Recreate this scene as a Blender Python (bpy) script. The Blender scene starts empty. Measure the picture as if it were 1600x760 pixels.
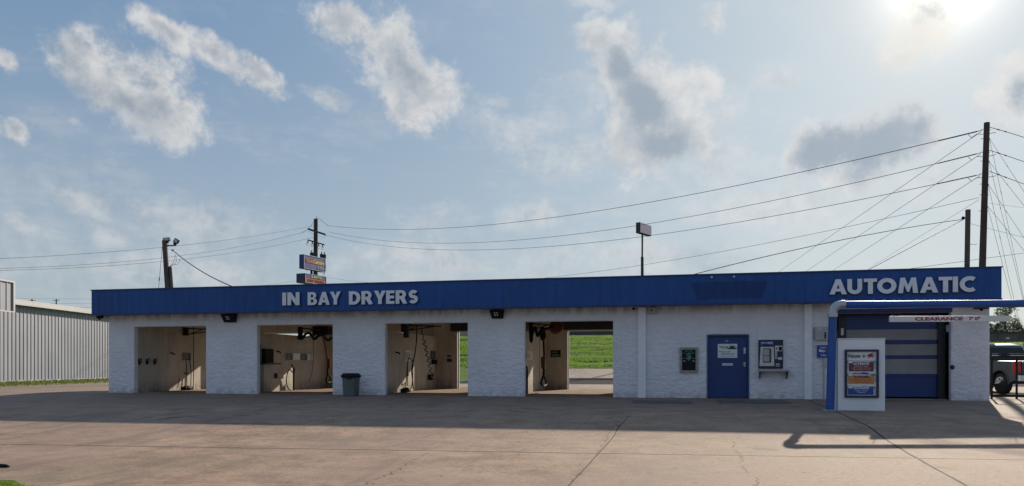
import bpy, bmesh, math, random
from mathutils import Vector, Matrix, noise as mnoise
R = random.Random(7)
SC = bpy.context.scene
COL = SC.collection
PI = math.pi
# ------------------------------------------------------------------ camera frame (facade = plane Y=0, X along it, Y into it)
A = math.radians(12.9); CA, SA = math.cos(A), math.sin(A)
D = 26.13; EYE = 1.08; F = 1200.0; HY = 571.5
def uv(px, py): return (px - 800) / F, (HY - py) / F
def cam2w(lat, z, h): return Vector((lat * CA - z * SA, lat * SA + z * CA - D, EYE + h))
def at_z(px, py, z):                 # point seen at a pixel, at camera depth z
    u, v = uv(px, py); return cam2w(u * z, z, v * z)
def at_Y(px, py, Y):                 # on a plane parallel to the facade
    u, v = uv(px, py); W = Y + D; X = W * (u * CA - SA) / (CA + u * SA)
    z = -X * SA + W * CA; return Vector((X, Y, EYE + v * z))
def at_X(px, py, X):                 # on a plane square to the facade
    u, v = uv(px, py); W = X * (CA + u * SA) / (u * CA - SA)
    z = -X * SA + W * CA; return Vector((X, W - D, EYE + v * z))
def XF(px, Y=0.0): return at_Y(px, HY, Y).x
def smooth(a, b, x):
    t = max(0.0, min(1.0, (x - a) / (b - a))); return t * t * (3 - 2 * t)
def lerp_tab(tab, x):
    if x <= tab[0][0]: return tab[0][1]
    for (a, va), (b, vb) in zip(tab, tab[1:]):
        if x <= b: return va + (vb - va) * (x - a) / (b - a)
    return tab[-1][1]
FRONT = [(-26, -.74), (-16, -.60), (-11.4, -.42), (-8.9, -.285), (-4.9, -.11), (0, 0)]
FRONT_R = [(-26, -.74), (-16, -.62), (-11.6, -.43), (-10.5, -.37), (-9.0, -.205), (-5, -.09), (0, 0)]
BACK = [(17.5, 0), (23, .15), (31, .77), (34, 1.25), (50, 4.0), (60, 4.2), (120, 4.7), (400, 5.5)]
def H(x, y):
    if y < 0:
        t = smooth(-22, 4, x); return lerp_tab(FRONT, y) * (1 - t) + lerp_tab(FRONT_R, y) * t
    if y < 17.5: return 0.0
    k = smooth(-40, -29, x); c = 1 - .23 * smooth(0, 22, x)
    return lerp_tab(BACK, y) * k * c
def at_G(px, py):                    # where a pixel's ray meets the ground
    z = 5.0
    while z < 200:
        p = at_z(px, py, z)
        if p.z <= H(p.x, p.y): break
        z += .02
    return Vector((p.x, p.y, H(p.x, p.y)))

# ------------------------------------------------------------------ node helpers
class E:
    def __init__(s, nt, v): s.nt, s.v = nt, v
    def _m(s, op, *o):
        n = s.nt.nodes.new('ShaderNodeMath'); n.operation = op
        for i, x in enumerate((s,) + o):
            if isinstance(x, E): s.nt.links.new(x.v, n.inputs[i])
            else: n.inputs[i].default_value = x
        return E(s.nt, n.outputs[0])
    def __add__(s, o): return s._m('ADD', o)
    def __radd__(s, o): return s._m('ADD', o)
    def __sub__(s, o): return s._m('SUBTRACT', o)
    def __rsub__(s, o): return s._m('MULTIPLY_ADD', -1.0, o)
    def __mul__(s, o): return s._m('MULTIPLY', o)
    def __rmul__(s, o): return s._m('MULTIPLY', o)
    def __truediv__(s, o): return s._m('DIVIDE', o)
    def max(s, o): return s._m('MAXIMUM', o)
    def min(s, o): return s._m('MINIMUM', o)
    def abs(s): return s._m('ABSOLUTE')
    def pow(s, o): return s._m('POWER', o)
    def atan2(s, o): return s._m('ARCTAN2', o)
    def asin(s): return s._m('ARCSINE')
    def mod(s, o): return s._m('FLOORED_MODULO', o)
    def gt(s, o): return s._m('GREATER_THAN', o)
    def lt(s, o): return s._m('LESS_THAN', o)
    def ramp(s, a, b, lo=0.0, hi=1.0):
        n = s.nt.nodes.new('ShaderNodeMapRange'); n.interpolation_type = 'SMOOTHSTEP'
        s.nt.links.new(s.v, n.inputs[0])
        for i, x in enumerate((a, b, lo, hi)): n.inputs[i + 1].default_value = x
        return E(s.nt, n.outputs[0])
def mixc(nt, f, a, b, mode='MIX'):
    n = nt.nodes.new('ShaderNodeMix'); n.data_type = 'RGBA'; n.blend_type = mode
    for i, x in ((0, f), (6, a), (7, b)):
        if isinstance(x, E): x = x.v
        if hasattr(x, 'is_linked'): nt.links.new(x, n.inputs[i])
        elif isinstance(x, (int, float)): n.inputs[i].default_value = x
        else: n.inputs[i].default_value = (*x, 1)[:4]
    return n.outputs[2]
def noi(nt, vec, scale, detail=3, rough=.55, out=0, dist=0.0):
    n = nt.nodes.new('ShaderNodeTexNoise'); n.inputs['Scale'].default_value = scale
    n.inputs['Detail'].default_value = detail; n.inputs['Roughness'].default_value = rough
    n.inputs['Distortion'].default_value = dist
    if vec is not None: nt.links.new(vec, n.inputs['Vector'])
    return E(nt, n.outputs[out])
def scaled(nt, vec, s):
    n = nt.nodes.new('ShaderNodeMapping'); n.inputs['Scale'].default_value = s
    nt.links.new(vec, n.inputs['Vector']); return n.outputs[0]
def new_mat(name):
    m = bpy.data.materials.new(name); m.use_nodes = True; nt = m.node_tree
    b = nt.nodes['Principled BSDF']
    g = nt.nodes.new('ShaderNodeNewGeometry')
    return m, nt, b, g.outputs['Position']
def bump(nt, b, h, dist, strength=1.0):
    n = nt.nodes.new('ShaderNodeBump'); n.inputs['Distance'].default_value = dist; n.inputs['Strength'].default_value = strength
    nt.links.new(h.v, n.inputs['Height']); nt.links.new(n.outputs[0], b.inputs['Normal'])
def mat(name, c, rough=.7, metal=0.0, var=.18, scale=3.0, bmp=0.0, bscale=40, spec=.5, emis=None):
    m, nt, b, pos = new_mat(name)
    n = noi(nt, pos, scale, 5, .6); n2 = noi(nt, pos, scale * 9, 3)
    f = (n * .65 + n2 * .35).ramp(.3, .7)
    lo = tuple(x * (1 - var) for x in c); hi = tuple(min(1, x * (1 + var)) for x in c)
    nt.links.new(mixc(nt, f, lo, hi), b.inputs['Base Color'])
    b.inputs['Roughness'].default_value = rough; b.inputs['Metallic'].default_value = metal
    b.inputs['Specular IOR Level'].default_value = spec
    if bmp: bump(nt, b, noi(nt, pos, bscale, 4), bmp)
    return m

# ------------------------------------------------------------------ mesh builder
class MB:
    def __init__(s): s.v, s.f, s.m, s.s, s.mats, s.cur = [], [], [], [], [], 0
    def use(s, m):
        if m not in s.mats: s.mats.append(m)
        s.cur = s.mats.index(m); return s
    def add(s, vs, fs, sm=False):
        b = len(s.v); s.v += [tuple(v) for v in vs]
        for f in fs: s.f.append([b + i for i in f]); s.m.append(s.cur); s.s.append(sm)
        return s
    def box(s, x0, x1, y0, y1, z0, z1):
        return s.add([(x, y, z) for x in (x0, x1) for y in (y0, y1) for z in (z0, z1)],
                     [(0, 1, 3, 2), (4, 6, 7, 5), (0, 4, 5, 1), (2, 3, 7, 6), (0, 2, 6, 4), (1, 5, 7, 3)])
    def obox(s, c, ux, uy, uz, hx, hy, hz):
        c = Vector(c); vs = [c + ux * (a * hx) + uy * (b * hy) + uz * (d * hz) for a in (-1, 1) for b in (-1, 1) for d in (-1, 1)]
        return s.add(vs, [(0, 1, 3, 2), (4, 6, 7, 5), (0, 4, 5, 1), (2, 3, 7, 6), (0, 2, 6, 4), (1, 5, 7, 3)])
    def tube(s, pts, r, n=8, caps=True):
        pts = [Vector(p) for p in pts]; rs = r if isinstance(r, (list, tuple)) else [r] * len(pts)
        base = len(s.v); up = None; rings = []
        for i, p in enumerate(pts):
            t = (pts[min(i + 1, len(pts) - 1)] - pts[max(i - 1, 0)])
            if t.length < 1e-9: t = Vector((0, 0, 1))
            t.normalize()
            if up is None: up = Vector((0, 0, 1)) if abs(t.z) < .9 else Vector((1, 0, 0))
            a = t.cross(up)
            if a.length < 1e-6: a = t.orthogonal()
            a.normalize(); bb = t.cross(a); up = -bb if False else up
            up = a.cross(t) if a.cross(t).length > 1e-6 else up
            rings.append([p + (a * math.cos(2 * PI * k / n) + bb * math.sin(2 * PI * k / n)) * rs[i] for k in range(n)])
        vs = [v for rg in rings for v in rg]; fs = []
        for i in range(len(pts) - 1):
            for k in range(n):
                k2 = (k + 1) % n; fs.append((i * n + k, i * n + k2, (i + 1) * n + k2, (i + 1) * n + k))
        s.add(vs, fs, True)
        if caps:
            s.add(rings[0], [tuple(range(n))]); s.add(rings[-1], [tuple(range(n - 1, -1, -1))])
        return s
    def cyl(s, p0, p1, r0, r1=None, n=20): return s.tube([p0, p1], [r0, r0 if r1 is None else r1], n)
    def prism(s, poly, o, ux, uy, uz, th):     # polygon (a,b) in ux,uy plane, extruded th along uz
        o = Vector(o); n = len(poly)
        v0 = [o + ux * a + uy * b for a, b in poly]; v1 = [v + uz * th for v in v0]
        return s.add(v0 + v1, [tuple(range(n - 1, -1, -1)), tuple(range(n, 2 * n))] + [(i, (i + 1) % n, n + (i + 1) % n, n + i) for i in range(n)])
    def sphere(s, c, r, n=10, m=6, sx=1, sy=1, sz=1):
        vs, fs = [], []
        for i in range(m + 1):
            th = PI * i / m
            for k in range(n):
                ph = 2 * PI * k / n; vs.append((c[0] + r * sx * math.sin(th) * math.cos(ph), c[1] + r * sy * math.sin(th) * math.sin(ph), c[2] + r * sz * math.cos(th)))
        for i in range(m):
            for k in range(n):
                fs.append((i * n + k, (i + 1) * n + k, (i + 1) * n + (k + 1) % n, i * n + (k + 1) % n))
        return s.add(vs, fs, True)
    def text(s, body, x0, x1, z0, z1, y, th=.004, off=0.0, o=None, ux=None, uz=None, nrm=None, shear=0.0, glyph=False):
        vs, fs = (glyph_geo if glyph else text_geo)(body, off)
        ax = [v[0] for v in vs]; ay = [v[1] for v in vs]
        mx, Mx, my, My = min(ax), max(ax), min(ay), max(ay)
        k = th / .1
        if o is None: o, ux, uz, nrm = Vector((0, y, 0)), Vector((1, 0, 0)), Vector((0, 0, 1)), Vector((0, -1, 0))
        out = [o + ux * (x0 + (vx - mx) / (Mx - mx) * (x1 - x0) + shear * (vy - my)) + uz * (z0 + (vy - my) / (My - my) * (z1 - z0)) + nrm * (vz * k) for vx, vy, vz in vs]
        return s.add(out, fs)
    def build(s, name, parent=None, loc=None, bevel=0.0):
        me = bpy.data.meshes.new(name)
        if parent is not None: inv = MAT[parent.name].inverted()
        else:
            if loc is None:
                xs = [v[0] for v in s.v]; ys = [v[1] for v in s.v]; zs = [v[2] for v in s.v]
                loc = ((min(xs) + max(xs)) / 2, (min(ys) + max(ys)) / 2, min(zs))
            inv = Matrix.Translation(Vector(loc)).inverted()
        me.from_pydata([inv @ Vector(v) for v in s.v], [], s.f)
        for m in s.mats: me.materials.append(m)
        me.polygons.foreach_set('material_index', s.m); me.polygons.foreach_set('use_smooth', s.s)
        if bevel:
            bm = bmesh.new(); bm.from_mesh(me)
            bmesh.ops.remove_doubles(bm, verts=bm.verts, dist=1e-5)
            es = [e for e in bm.edges if len(e.link_faces) == 2 and e.calc_face_angle(0) > .5]
            bmesh.ops.bevel(bm, geom=es, offset=bevel, segments=2, affect='EDGES', profile=.6)
            bm.to_mesh(me); bm.free()
        me.update()
        o = bpy.data.objects.new(name, me); COL.objects.link(o)
        if parent is not None: o.parent = parent; MAT[o.name] = MAT[parent.name]
        else: o.location = loc; MAT[o.name] = Matrix.Translation(Vector(loc))
        return o
MAT = {}; TXT = {}
def text_geo(body, off):
    if (body, off) in TXT: return TXT[(body, off)]
    c = bpy.data.curves.new('text', 'FONT'); c.body = body; c.offset = off; c.extrude = .05; c.resolution_u = 3
    o = bpy.data.objects.new('text', c); COL.objects.link(o)
    dg = bpy.context.evaluated_depsgraph_get(); me = bpy.data.meshes.new_from_object(o.evaluated_get(dg))
    r = ([tuple((v.co.x, v.co.y, v.co.z)) for v in me.vertices], [tuple(p.vertices) for p in me.polygons])
    bpy.data.objects.remove(o); bpy.data.curves.remove(c); bpy.data.meshes.remove(me)
    TXT[(body, off)] = r; return r
def arc(cx, cy, rx, ry, a0, a1, n=14): return [(cx + rx * math.cos(math.radians(a0 + (a1 - a0) * i / n)), cy + ry * math.sin(math.radians(a0 + (a1 - a0) * i / n))) for i in range(n + 1)]
def stroke(P, hw):
    Lf, Rt = [], []
    for i, p in enumerate(P):
        q0, q1 = P[max(i - 1, 0)], P[min(i + 1, len(P) - 1)]; dx_, dy_ = q1[0] - q0[0], q1[1] - q0[1]; l_ = math.hypot(dx_, dy_)
        Lf.append((p[0] - dy_ / l_ * hw, p[1] + dx_ / l_ * hw)); Rt.append((p[0] + dy_ / l_ * hw, p[1] - dx_ / l_ * hw))
    return Lf + Rt[::-1]
GL = {
 'I': (.26, [[(0, 0), (0, 1), (.26, 1), (.26, 0)]]),
 'N': (.84, [[(0, 0), (0, 1), (.26, 1), (.59, .46), (.59, 1), (.84, 1), (.84, 0), (.59, 0), (.25, .55), (.25, 0)]]),
 'B': (.76, [[(0, 0), (0, 1)] + arc(.42, .745, .28, .255, 90, -70) + arc(.44, .275, .32, .275, 68, -90), [(.25, .60), (.25, .81)] + arc(.38, .705, .09, .105, 90, -90), [(.25, .19), (.25, .42)] + arc(.40, .305, .10, .115, 90, -90)]),
 'A': (.95, [[(0, 0), (.34, 1), (.61, 1), (.95, 0), (.67, 0), (.615, .19), (.335, .19), (.28, 0)], [(.395, .38), (.555, .38), (.475, .68)]]),
 'Y': (.86, [[(0, 1), (.29, 1), (.43, .66), (.57, 1), (.86, 1), (.56, .40), (.56, 0), (.30, 0), (.30, .40)]]),
 'D': (.84, [[(0, 0), (0, 1)] + arc(.36, .5, .48, .5, 90, -90, 20), [(.26, .22), (.26, .78)] + arc(.36, .5, .22, .28, 90, -90)]),
 'R': (.83, [[(0, 0), (0, 1)] + arc(.42, .69, .32, .31, 90, -50) + [(.83, 0), (.54, 0), (.33, .36), (.26, .36), (.26, 0)], [(.26, .57), (.26, .80)] + arc(.40, .685, .10, .115, 90, -90)]),
 'E': (.60, [[(0, 0), (0, 1), (.60, 1), (.60, .79), (.26, .79), (.26, .61), (.57, .61), (.57, .40), (.26, .40), (.26, .21), (.60, .21), (.60, 0)]]),
 'S': (.66, [stroke(arc(.35, .69, .21, .19, 30, 270, 20) + arc(.33, .31, .22, .19, 88, -148, 20), .12)]),
 'C': (.80, [stroke(arc(.5, .5, .38, .38, 52, 308, 26), .125)]),
 'O': (1.0, [arc(.5, .5, .51, .51, 0, 350, 35), arc(.5, .5, .25, .25, 0, 348, 29)]),
 'U': (.80, [stroke([(.125, 1), (.125, .7)] + arc(.40, .385, .275, .26, 180, 360, 18) + [(.675, .7), (.675, 1)], .125)]),
 'T': (.70, [[(0, 1), (.70, 1), (.70, .78), (.48, .78), (.48, 0), (.22, 0), (.22, .78), (0, .78)]]),
 'M': (1.06, [[(0, 0), (.12, 1), (.36, 1), (.53, .50), (.70, 1), (.94, 1), (1.06, 0), (.80, 0), (.745, .56), (.58, .08), (.48, .08), (.315, .56), (.26, 0)]])}
def glyph_geo(body, off):
    key = ('glyph', body, off)
    if key in TXT: return TXT[key]
    c = bpy.data.curves.new('text', 'CURVE'); c.dimensions = '2D'; c.fill_mode = 'BOTH'; c.extrude = .05; c.offset = off; x = 0
    for ch in body:
        wd_, polys = GL[ch]
        for P in polys:
            sp_ = c.splines.new('POLY'); sp_.points.add(len(P) - 1); sp_.use_cyclic_u = True
            for i, (a_, b_) in enumerate(P): sp_.points[i].co = (a_ + x, b_, 0, 1)
        x += wd_ + (.03 if ch in 'AYT' else .10)
    o = bpy.data.objects.new('text', c); COL.objects.link(o)
    dg = bpy.context.evaluated_depsgraph_get(); me = bpy.data.meshes.new_from_object(o.evaluated_get(dg))
    r = ([tuple(v.co) for v in me.vertices], [tuple(p.vertices) for p in me.polygons])
    bpy.data.objects.remove(o); bpy.data.curves.remove(c); bpy.data.meshes.remove(me)
    TXT[key] = r; return r
def tag(o, label, cat, group=None, kind=None):
    o['label'] = label; o['category'] = cat
    if group: o['group'] = group
    if kind: o['kind'] = kind
    return o
def thing(name, label, cat, loc, rz=0.0, group=None):
    o = bpy.data.objects.new(name, None); COL.objects.link(o); o.location = loc; o.rotation_euler = (0, 0, rz)
    o.empty_display_size = .2
    MAT[o.name] = Matrix.Translation(Vector(loc)) @ Matrix.Rotation(rz, 4, 'Z'); return tag(o, label, cat, group)
def struct(o): o['kind'] = 'structure'; return o
UX, UY, UZ = Vector((1, 0, 0)), Vector((0, 1, 0)), Vector((0, 0, 1))

# ------------------------------------------------------------------ sun and sky
SUN_OFF, SUN_EL = math.radians(16.6), math.radians(24.3)       # azimuth off the building's normal, towards +X
sd = Vector((math.sin(SUN_OFF) * math.cos(SUN_EL), math.cos(SUN_OFF) * math.cos(SUN_EL), math.sin(SUN_EL)))
L = bpy.data.lights.new('sun', 'SUN'); L.energy = 5.0; L.angle = math.radians(.55); L.color = (1.0, .87, .70)
lo = bpy.data.objects.new('sun', L); COL.objects.link(lo); lo.rotation_euler = sd.to_track_quat('Z', 'Y').to_euler(); lo.location = (0, 0, 30)

W = bpy.data.worlds.new('World'); SC.world = W; W.use_nodes = True
nt = W.node_tree; bg = nt.nodes['Background']
sky = nt.nodes.new('ShaderNodeTexSky'); sky.sky_type = 'NISHITA'; sky.sun_disc = False
sky.sun_elevation = SUN_EL; sky.sun_rotation = SUN_OFF
sky.air_density = 1.15; sky.dust_density = .5; sky.ozone_density = 1.6
tc = nt.nodes.new('ShaderNodeTexCoord'); dirv = tc.outputs['Generated']
sp = nt.nodes.new('ShaderNodeSeparateXYZ'); nt.links.new(dirv, sp.inputs[0])
dx, dy, dz = (E(nt, sp.outputs[i]) for i in range(3))
lat = dx * CA + dy * SA; fwd = dy * CA - dx * SA
az = lat.atan2(fwd); el = dz.max(-1.0).min(1.0).asin()
# ragged, turbulent coordinates for the clouds
nz = noi(nt, dirv, 7.0, 5, .55, out=1)
sv = nt.nodes.new('ShaderNodeVectorMath'); sv.operation = 'SUBTRACT'; nt.links.new(nz.v, sv.inputs[0]); sv.inputs[1].default_value = (.5, .5, .5)
sc_ = nt.nodes.new('ShaderNodeVectorMath'); sc_.operation = 'SCALE'; nt.links.new(sv.outputs[0], sc_.inputs[0]); sc_.inputs['Scale'].default_value = .085
cv = nt.nodes.new('ShaderNodeCombineXYZ'); nt.links.new(az.v, cv.inputs[0]); nt.links.new(el.v, cv.inputs[1])
av = nt.nodes.new('ShaderNodeVectorMath'); av.operation = 'ADD'; nt.links.new(cv.outputs[0], av.inputs[0]); nt.links.new(sc_.outputs[0], av.inputs[1])
cvec = av.outputs[0]
def blob(cx, cy, rx, ry, ang, w=1.0):
    u, v = uv(cx, cy); k = 1 + u * u
    a_, e_ = math.atan(u), math.atan(v / math.sqrt(k))
    n = nt.nodes.new('ShaderNodeMapping'); n.vector_type = 'TEXTURE'; nt.links.new(cvec, n.inputs[0])
    n.inputs['Location'].default_value = (a_, e_, 0); n.inputs['Rotation'].default_value = (0, 0, math.radians(-ang))
    n.inputs['Scale'].default_value = (rx / F / k, ry / F / math.sqrt(k), 1)
    s2 = nt.nodes.new('ShaderNodeSeparateXYZ'); nt.links.new(n.outputs[0], s2.inputs[0])
    X_, Y_ = E(nt, s2.outputs[0]), E(nt, s2.outputs[1])
    r = (X_ * X_ + Y_ * Y_).pow(.5)
    return (1.0 - r) * w
def field(lst):
    f = None
    for b in lst:
        e = blob(*b); f = e if f is None else f.max(e)
    return f
DENSE = [(1085, 130, 50, 50, 30), (925, 60, 30, 40, 60), (125, 88, 85, 48, 20), (190, 135, 130, 62, 28), (265, 180, 90, 42, 40), (252, 45, 52, 24, 38), (335, 98, 85, 23, 33), (415, 135, 52, 20, 28),
         (545, 35, 72, 30, 12), (620, 85, 90, 55, 42), (680, 140, 70, 55, 50), (640, 165, 55, 42, 60),
         (975, 62, 40, 50, 70), (965, 110, 60, 55, 40), (1040, 130, 85, 62, 35), (1060, 200, 75, 70, 60), (1000, 230, 75, 70, 60), (1000, 170, 70, 80, 60),
         (1280, 245, 66, 46, -15), (1380, 218, 92, 60, -15), (1440, 220, 60, 42, 0), (1330, 285, 70, 32, 0),
         (1420, 45, 62, 58, 30), (1405, 90, 40, 30, 0), (1590, 140, 66, 62, 0), (1600, 95, 40, 40, 0), (22, 195, 42, 19, 8), (0, 92, 30, 20, 20), (1128, 14, 26, 24, 60)]
THIN = [(760, 190, 90, 30, 10), (1120, 190, 60, 60, 0), (940, 160, 70, 40, 0), (860, 205, 130, 52, 8), (900, 240, 110, 50, 0), (820, 215, 80, 32, 0), (130, 312, 75, 26, 22), (45, 352, 80, 26, 22), (175, 372, 40, 18, 30), (670, 345, 60, 34, 0),
        (810, 335, 40, 26, 0), (855, 330, 30, 24, 0), (1215, 125, 60, 26, 0), (320, 350, 130, 45, 0), (700, 400, 260, 40, 0), (1000, 400, 300, 50, 0),
        (930, 8, 60, 14, 0), (1100, 260, 110, 70, 0), (520, 150, 50, 14, 5), (115, 185, 40, 16, 20), (765, 160, 40, 16, 20), (1250, 330, 260, 60, 0), (200, 420, 300, 40, 0), (1490, 300, 160, 60, 0)]
DARK = [(965, 92, 34, 30, 30), (1000, 160, 34, 62, -25), (1035, 235, 42, 36, 0), (1288, 252, 46, 36, -25), (1385, 222, 84, 48, -20), (1330, 232, 60, 34, -10),
        (1430, 24, 40, 15, -10), (1600, 150, 22, 30, 0), (120, 125, 60, 30, 15, .7), (640, 110, 50, 30, 40, .6), (210, 165, 70, 22, 25, .6), (1105, 405, 90, 30, 0, .7)]
def shifted(k):
    n = nt.nodes.new('ShaderNodeVectorMath'); n.operation = 'ADD'; nt.links.new(dirv, n.inputs[0]); n.inputs[1].default_value = tuple(sd * k + Vector((0, 0, k * .4))); return n.outputs[0]
nA = noi(nt, dirv, 13.0, 9, .63, dist=.15); nB = noi(nt, scaled(nt, dirv, (1, 1, 2.4)), 9.0, 8, .70); nC = noi(nt, dirv, 55.0, 5, .66, dist=.2)
nA2 = noi(nt, shifted(.011), 13.0, 9, .63, dist=.15)
relief = (nA - nA2)
fD = field(DENSE) + (nA - .5) * 2.3 + (nC - .5) * .75
cD = fD.ramp(-.16, .60)
fT = field(THIN) + (nB - .5) * 3.2 + (nC - .5) * .8
cT = fT.ramp(-.25, 1.15) * .62
wisp = (noi(nt, scaled(nt, dirv, (1, 1, 3.2)), 5.0, 8, .66)).ramp(.47, .70) * .32 * el.ramp(math.radians(30), math.radians(9), .35, 1.0)
# clouds nobody sees in the photograph, round the rest of the sky
rear = fwd.ramp(.45, .1)
cR = (noi(nt, scaled(nt, dirv, (1, 1, 2.0)), 2.2, 8, .6)).ramp(.50, .68) * rear * .7
cov = cD.max(cT).max(cR).max(wisp)
fK = field(DARK) + (nA - .5) * 3.0 + (nC - .5) * .9
dark = fK.ramp(-.35, .85)
thick = fD.ramp(.35, 1.3)
nd = nt.nodes.new('ShaderNodeVectorMath'); nd.operation = 'DOT_PRODUCT'; nt.links.new(dirv, nd.inputs[0]); nd.inputs[1].default_value = sd
cs = E(nt, nd.outputs['Value']).max(0.0)
near = cs.pow(7.0); halo = cs.pow(240.0); core = cs.pow(900.0)
hz = el.ramp(math.radians(27), math.radians(-1))
# clear sky: Nishita, veiled by the pale haze that thickens to the horizon and round the sun
sk = nt.nodes.new('ShaderNodeHueSaturation'); nt.links.new(sky.outputs[0], sk.inputs['Color']); sk.inputs['Saturation'].default_value = 1.05; sk.inputs['Value'].default_value = 1.0
veil = mixc(nt, hz, (1.3, 2.15, 3.4), (2.95, 3.5, 3.95))
veil = mixc(nt, near * .95, veil, (4.1, 4.75, 5.1))
veil = mixc(nt, halo, veil, (5.6, 5.8, 5.9))
veil = mixc(nt, core, veil, (14.0, 13.6, 12.6))
back = fwd.ramp(.2, -.5)
veil = mixc(nt, back * .6, veil, (1.5, 2.1, 3.2))
clear = mixc(nt, .90, sk.outputs[0], veil)
bright = mixc(nt, (relief * 3.0 + .62 + (nC - .5) * .5 - thick * .45).ramp(.05, .95), (2.7, 3.05, 3.45), (5.2, 5.2, 5.2))
bright = mixc(nt, near * .6, bright, (6.2, 6.3, 6.35))
bright = mixc(nt, halo, bright, (7.6, 7.3, 6.5))
grey = mixc(nt, near, (2.1, 2.55, 3.1), (2.5, 3.05, 3.7))
grey = mixc(nt, halo, grey, (5.6, 5.8, 5.8))
cloud = mixc(nt, dark * .85, bright, grey)
final = mixc(nt, cov * .95, clear, cloud)
nt.links.new(final, bg.inputs[0]); bg.inputs[1].default_value = .1
SC.view_settings.view_transform = 'Standard'; SC.view_settings.look = 'None'; SC.view_settings.gamma = 1; SC.view_settings.exposure = .40
SC.view_settings.use_curve_mapping = False

# ------------------------------------------------------------------ materials
def wall_mat(name, base, bx=.40, bz=.20, depth=.014, warm_top=True):
    m, nt, b, pos = new_mat(name)
    sp = nt.nodes.new('ShaderNodeSeparateXYZ'); nt.links.new(pos, sp.inputs[0])
    X_, Y_, Z_ = (E(nt, sp.outputs[i]) for i in range(3))
    u = X_ + Y_
    row = (Z_ / bz)._m('FLOOR'); fz = Z_ - row * bz
    ush = u + row.mod(2.0) * (bx / 2)
    fx = ush.mod(bx)
    cb = nt.nodes.new('ShaderNodeCombineXYZ'); nt.links.new((ush / bx)._m('FLOOR').v, cb.inputs[0]); nt.links.new(row.v, cb.inputs[2])
    wn = nt.nodes.new('ShaderNodeTexWhiteNoise'); nt.links.new(cb.outputs[0], wn.inputs[0]); cell = E(nt, wn.outputs[0])
    jz = fz.min(bz - fz).ramp(0, .014); jx = fx.min(bx - fx).ramp(0, .012)
    joint = jz * (jx * .6 + .4)
    cz = nt.nodes.new('ShaderNodeCombineXYZ'); nt.links.new((u * 2.2).v, cz.inputs[0]); nt.links.new((Z_ * 7.0).v, cz.inputs[2])
    rough_n = noi(nt, cz.outputs[0], 2.2, 6, .66)          # broken split face, wider than tall
    low = Z_.ramp(2.4, .6, .55, 1.0)
    rn2 = noi(nt, cz.outputs[0], 6.5, 5, .7)
    h = joint * .12 + (rough_n * 1.5 + rn2 * .8) * low + cell * .10
    bump(nt, b, h, depth, 1.0)
    blot = noi(nt, pos, .9, 5, .6); fine = noi(nt, pos, 22, 4, .6)
    col = mixc(nt, (blot * .5 + fine * .5).ramp(.3, .7), tuple(x * .86 for x in base), tuple(min(.85, x * 1.06) for x in base))
    col = mixc(nt, (1.0 - joint) * .10, col, tuple(x * .55 for x in base))
    # relief shading of the broken faces, painted darker in their hollows
    col = mixc(nt, (rough_n * .6 + rn2 * .4).ramp(.47, .38) * .36 * low, col, tuple(x * .55 for x in base))
    # overhang shade painted as brown streaks under the fascia, splash dirt at the foot
    st = (Z_.ramp(2.72, 3.05)) * noi(nt, scaled(nt, pos, (1, 1, .25)), 3.5, 5, .6).ramp(.35, .62)
    col = mixc(nt, st * .6, col, (.30, .22, .17))
    sp2 = Z_.ramp(.35, .0) * noi(nt, pos, 5.0, 4).ramp(.35, .65)
    col = mixc(nt, sp2 * .45, col, (.22, .19, .17))
    nt.links.new(col, b.inputs['Base Color']); b.inputs['Roughness'].default_value = .62
    return m
M = {}
M['white_block'] = wall_mat('white_painted_block', (.78, .76, .80))
M['white_smooth'] = mat('white_paint', (.68, .69, .72), .55, var=.08, scale=2, bmp=.004, bscale=30)
def bay_wall():
    m, nt, b, pos = new_mat('cream_bay_wall'); sp = nt.nodes.new('ShaderNodeSeparateXYZ'); nt.links.new(pos, sp.inputs[0]); Z_ = E(nt, sp.outputs[2])
    n = noi(nt, pos, 1.1, 5, .6); st = noi(nt, scaled(nt, pos, (5, 5, .45)), 1.4, 6, .65); fz = noi(nt, pos, 9, 5, .65)
    c = mixc(nt, n.ramp(.35, .65), (.47, .44, .385), (.57, .54, .48))
    c = mixc(nt, st.ramp(.50, .68) * .35, c, (.24, .20, .16))
    c = mixc(nt, Z_.ramp(.65, .0) * (fz * .7 + st * .5).ramp(.42, .72) * .75, c, (.15, .12, .10))
    jz = Z_.mod(.61)
    c = mixc(nt, jz.lt(.008) * .45, c, (.16, .14, .12))
    nt.links.new(c, b.inputs['Base Color']); b.inputs['Roughness'].default_value = .55; bump(nt, b, fz, .006); return m
M['cream'] = bay_wall()
M['white_pilaster'] = mat('white_pilaster_paint', (.82, .81, .84), .55, var=.06, scale=4, bmp=.006, bscale=18)
M['ceiling'] = mat('bay_ceiling', (.50, .46, .41), .8)
M['steel_dark'] = mat('dark_steel', (.03, .032, .036), .5, .3)
M['black'] = mat('black_rubber', (.014, .014, .016), .7, spec=.2)
M['lens'] = mat('lamp_lens', (.65, .68, .72), .2)
M['galv'] = mat('galvanised_steel', (.42, .44, .46), .4, .75, var=.15, scale=6)
M['alu'] = mat('aluminium', (.5, .5, .5), .35, .7)
M['grey_box'] = mat('grey_box_paint', (.40, .40, .39), .5, var=.08)
M['offwhite'] = mat('offwhite_letter', (.74, .75, .79), .5, var=.08, scale=6)
M['blue_door'] = mat('blue_door_paint', (.006, .034, .165), .42, var=.12, scale=1.5)
M['blue_pipe'] = mat('blue_pipe_paint', (.010, .080, .33), .42, var=.15, scale=4)
M['maroon_dark'] = mat('dark_maroon_strip', (.06, .012, .016), .6)
M['blue_dark'] = mat('blue_trim', (.008, .026, .15), .45)
M['navy'] = mat('navy_panel', (.010, .014, .050), .4)
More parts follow.
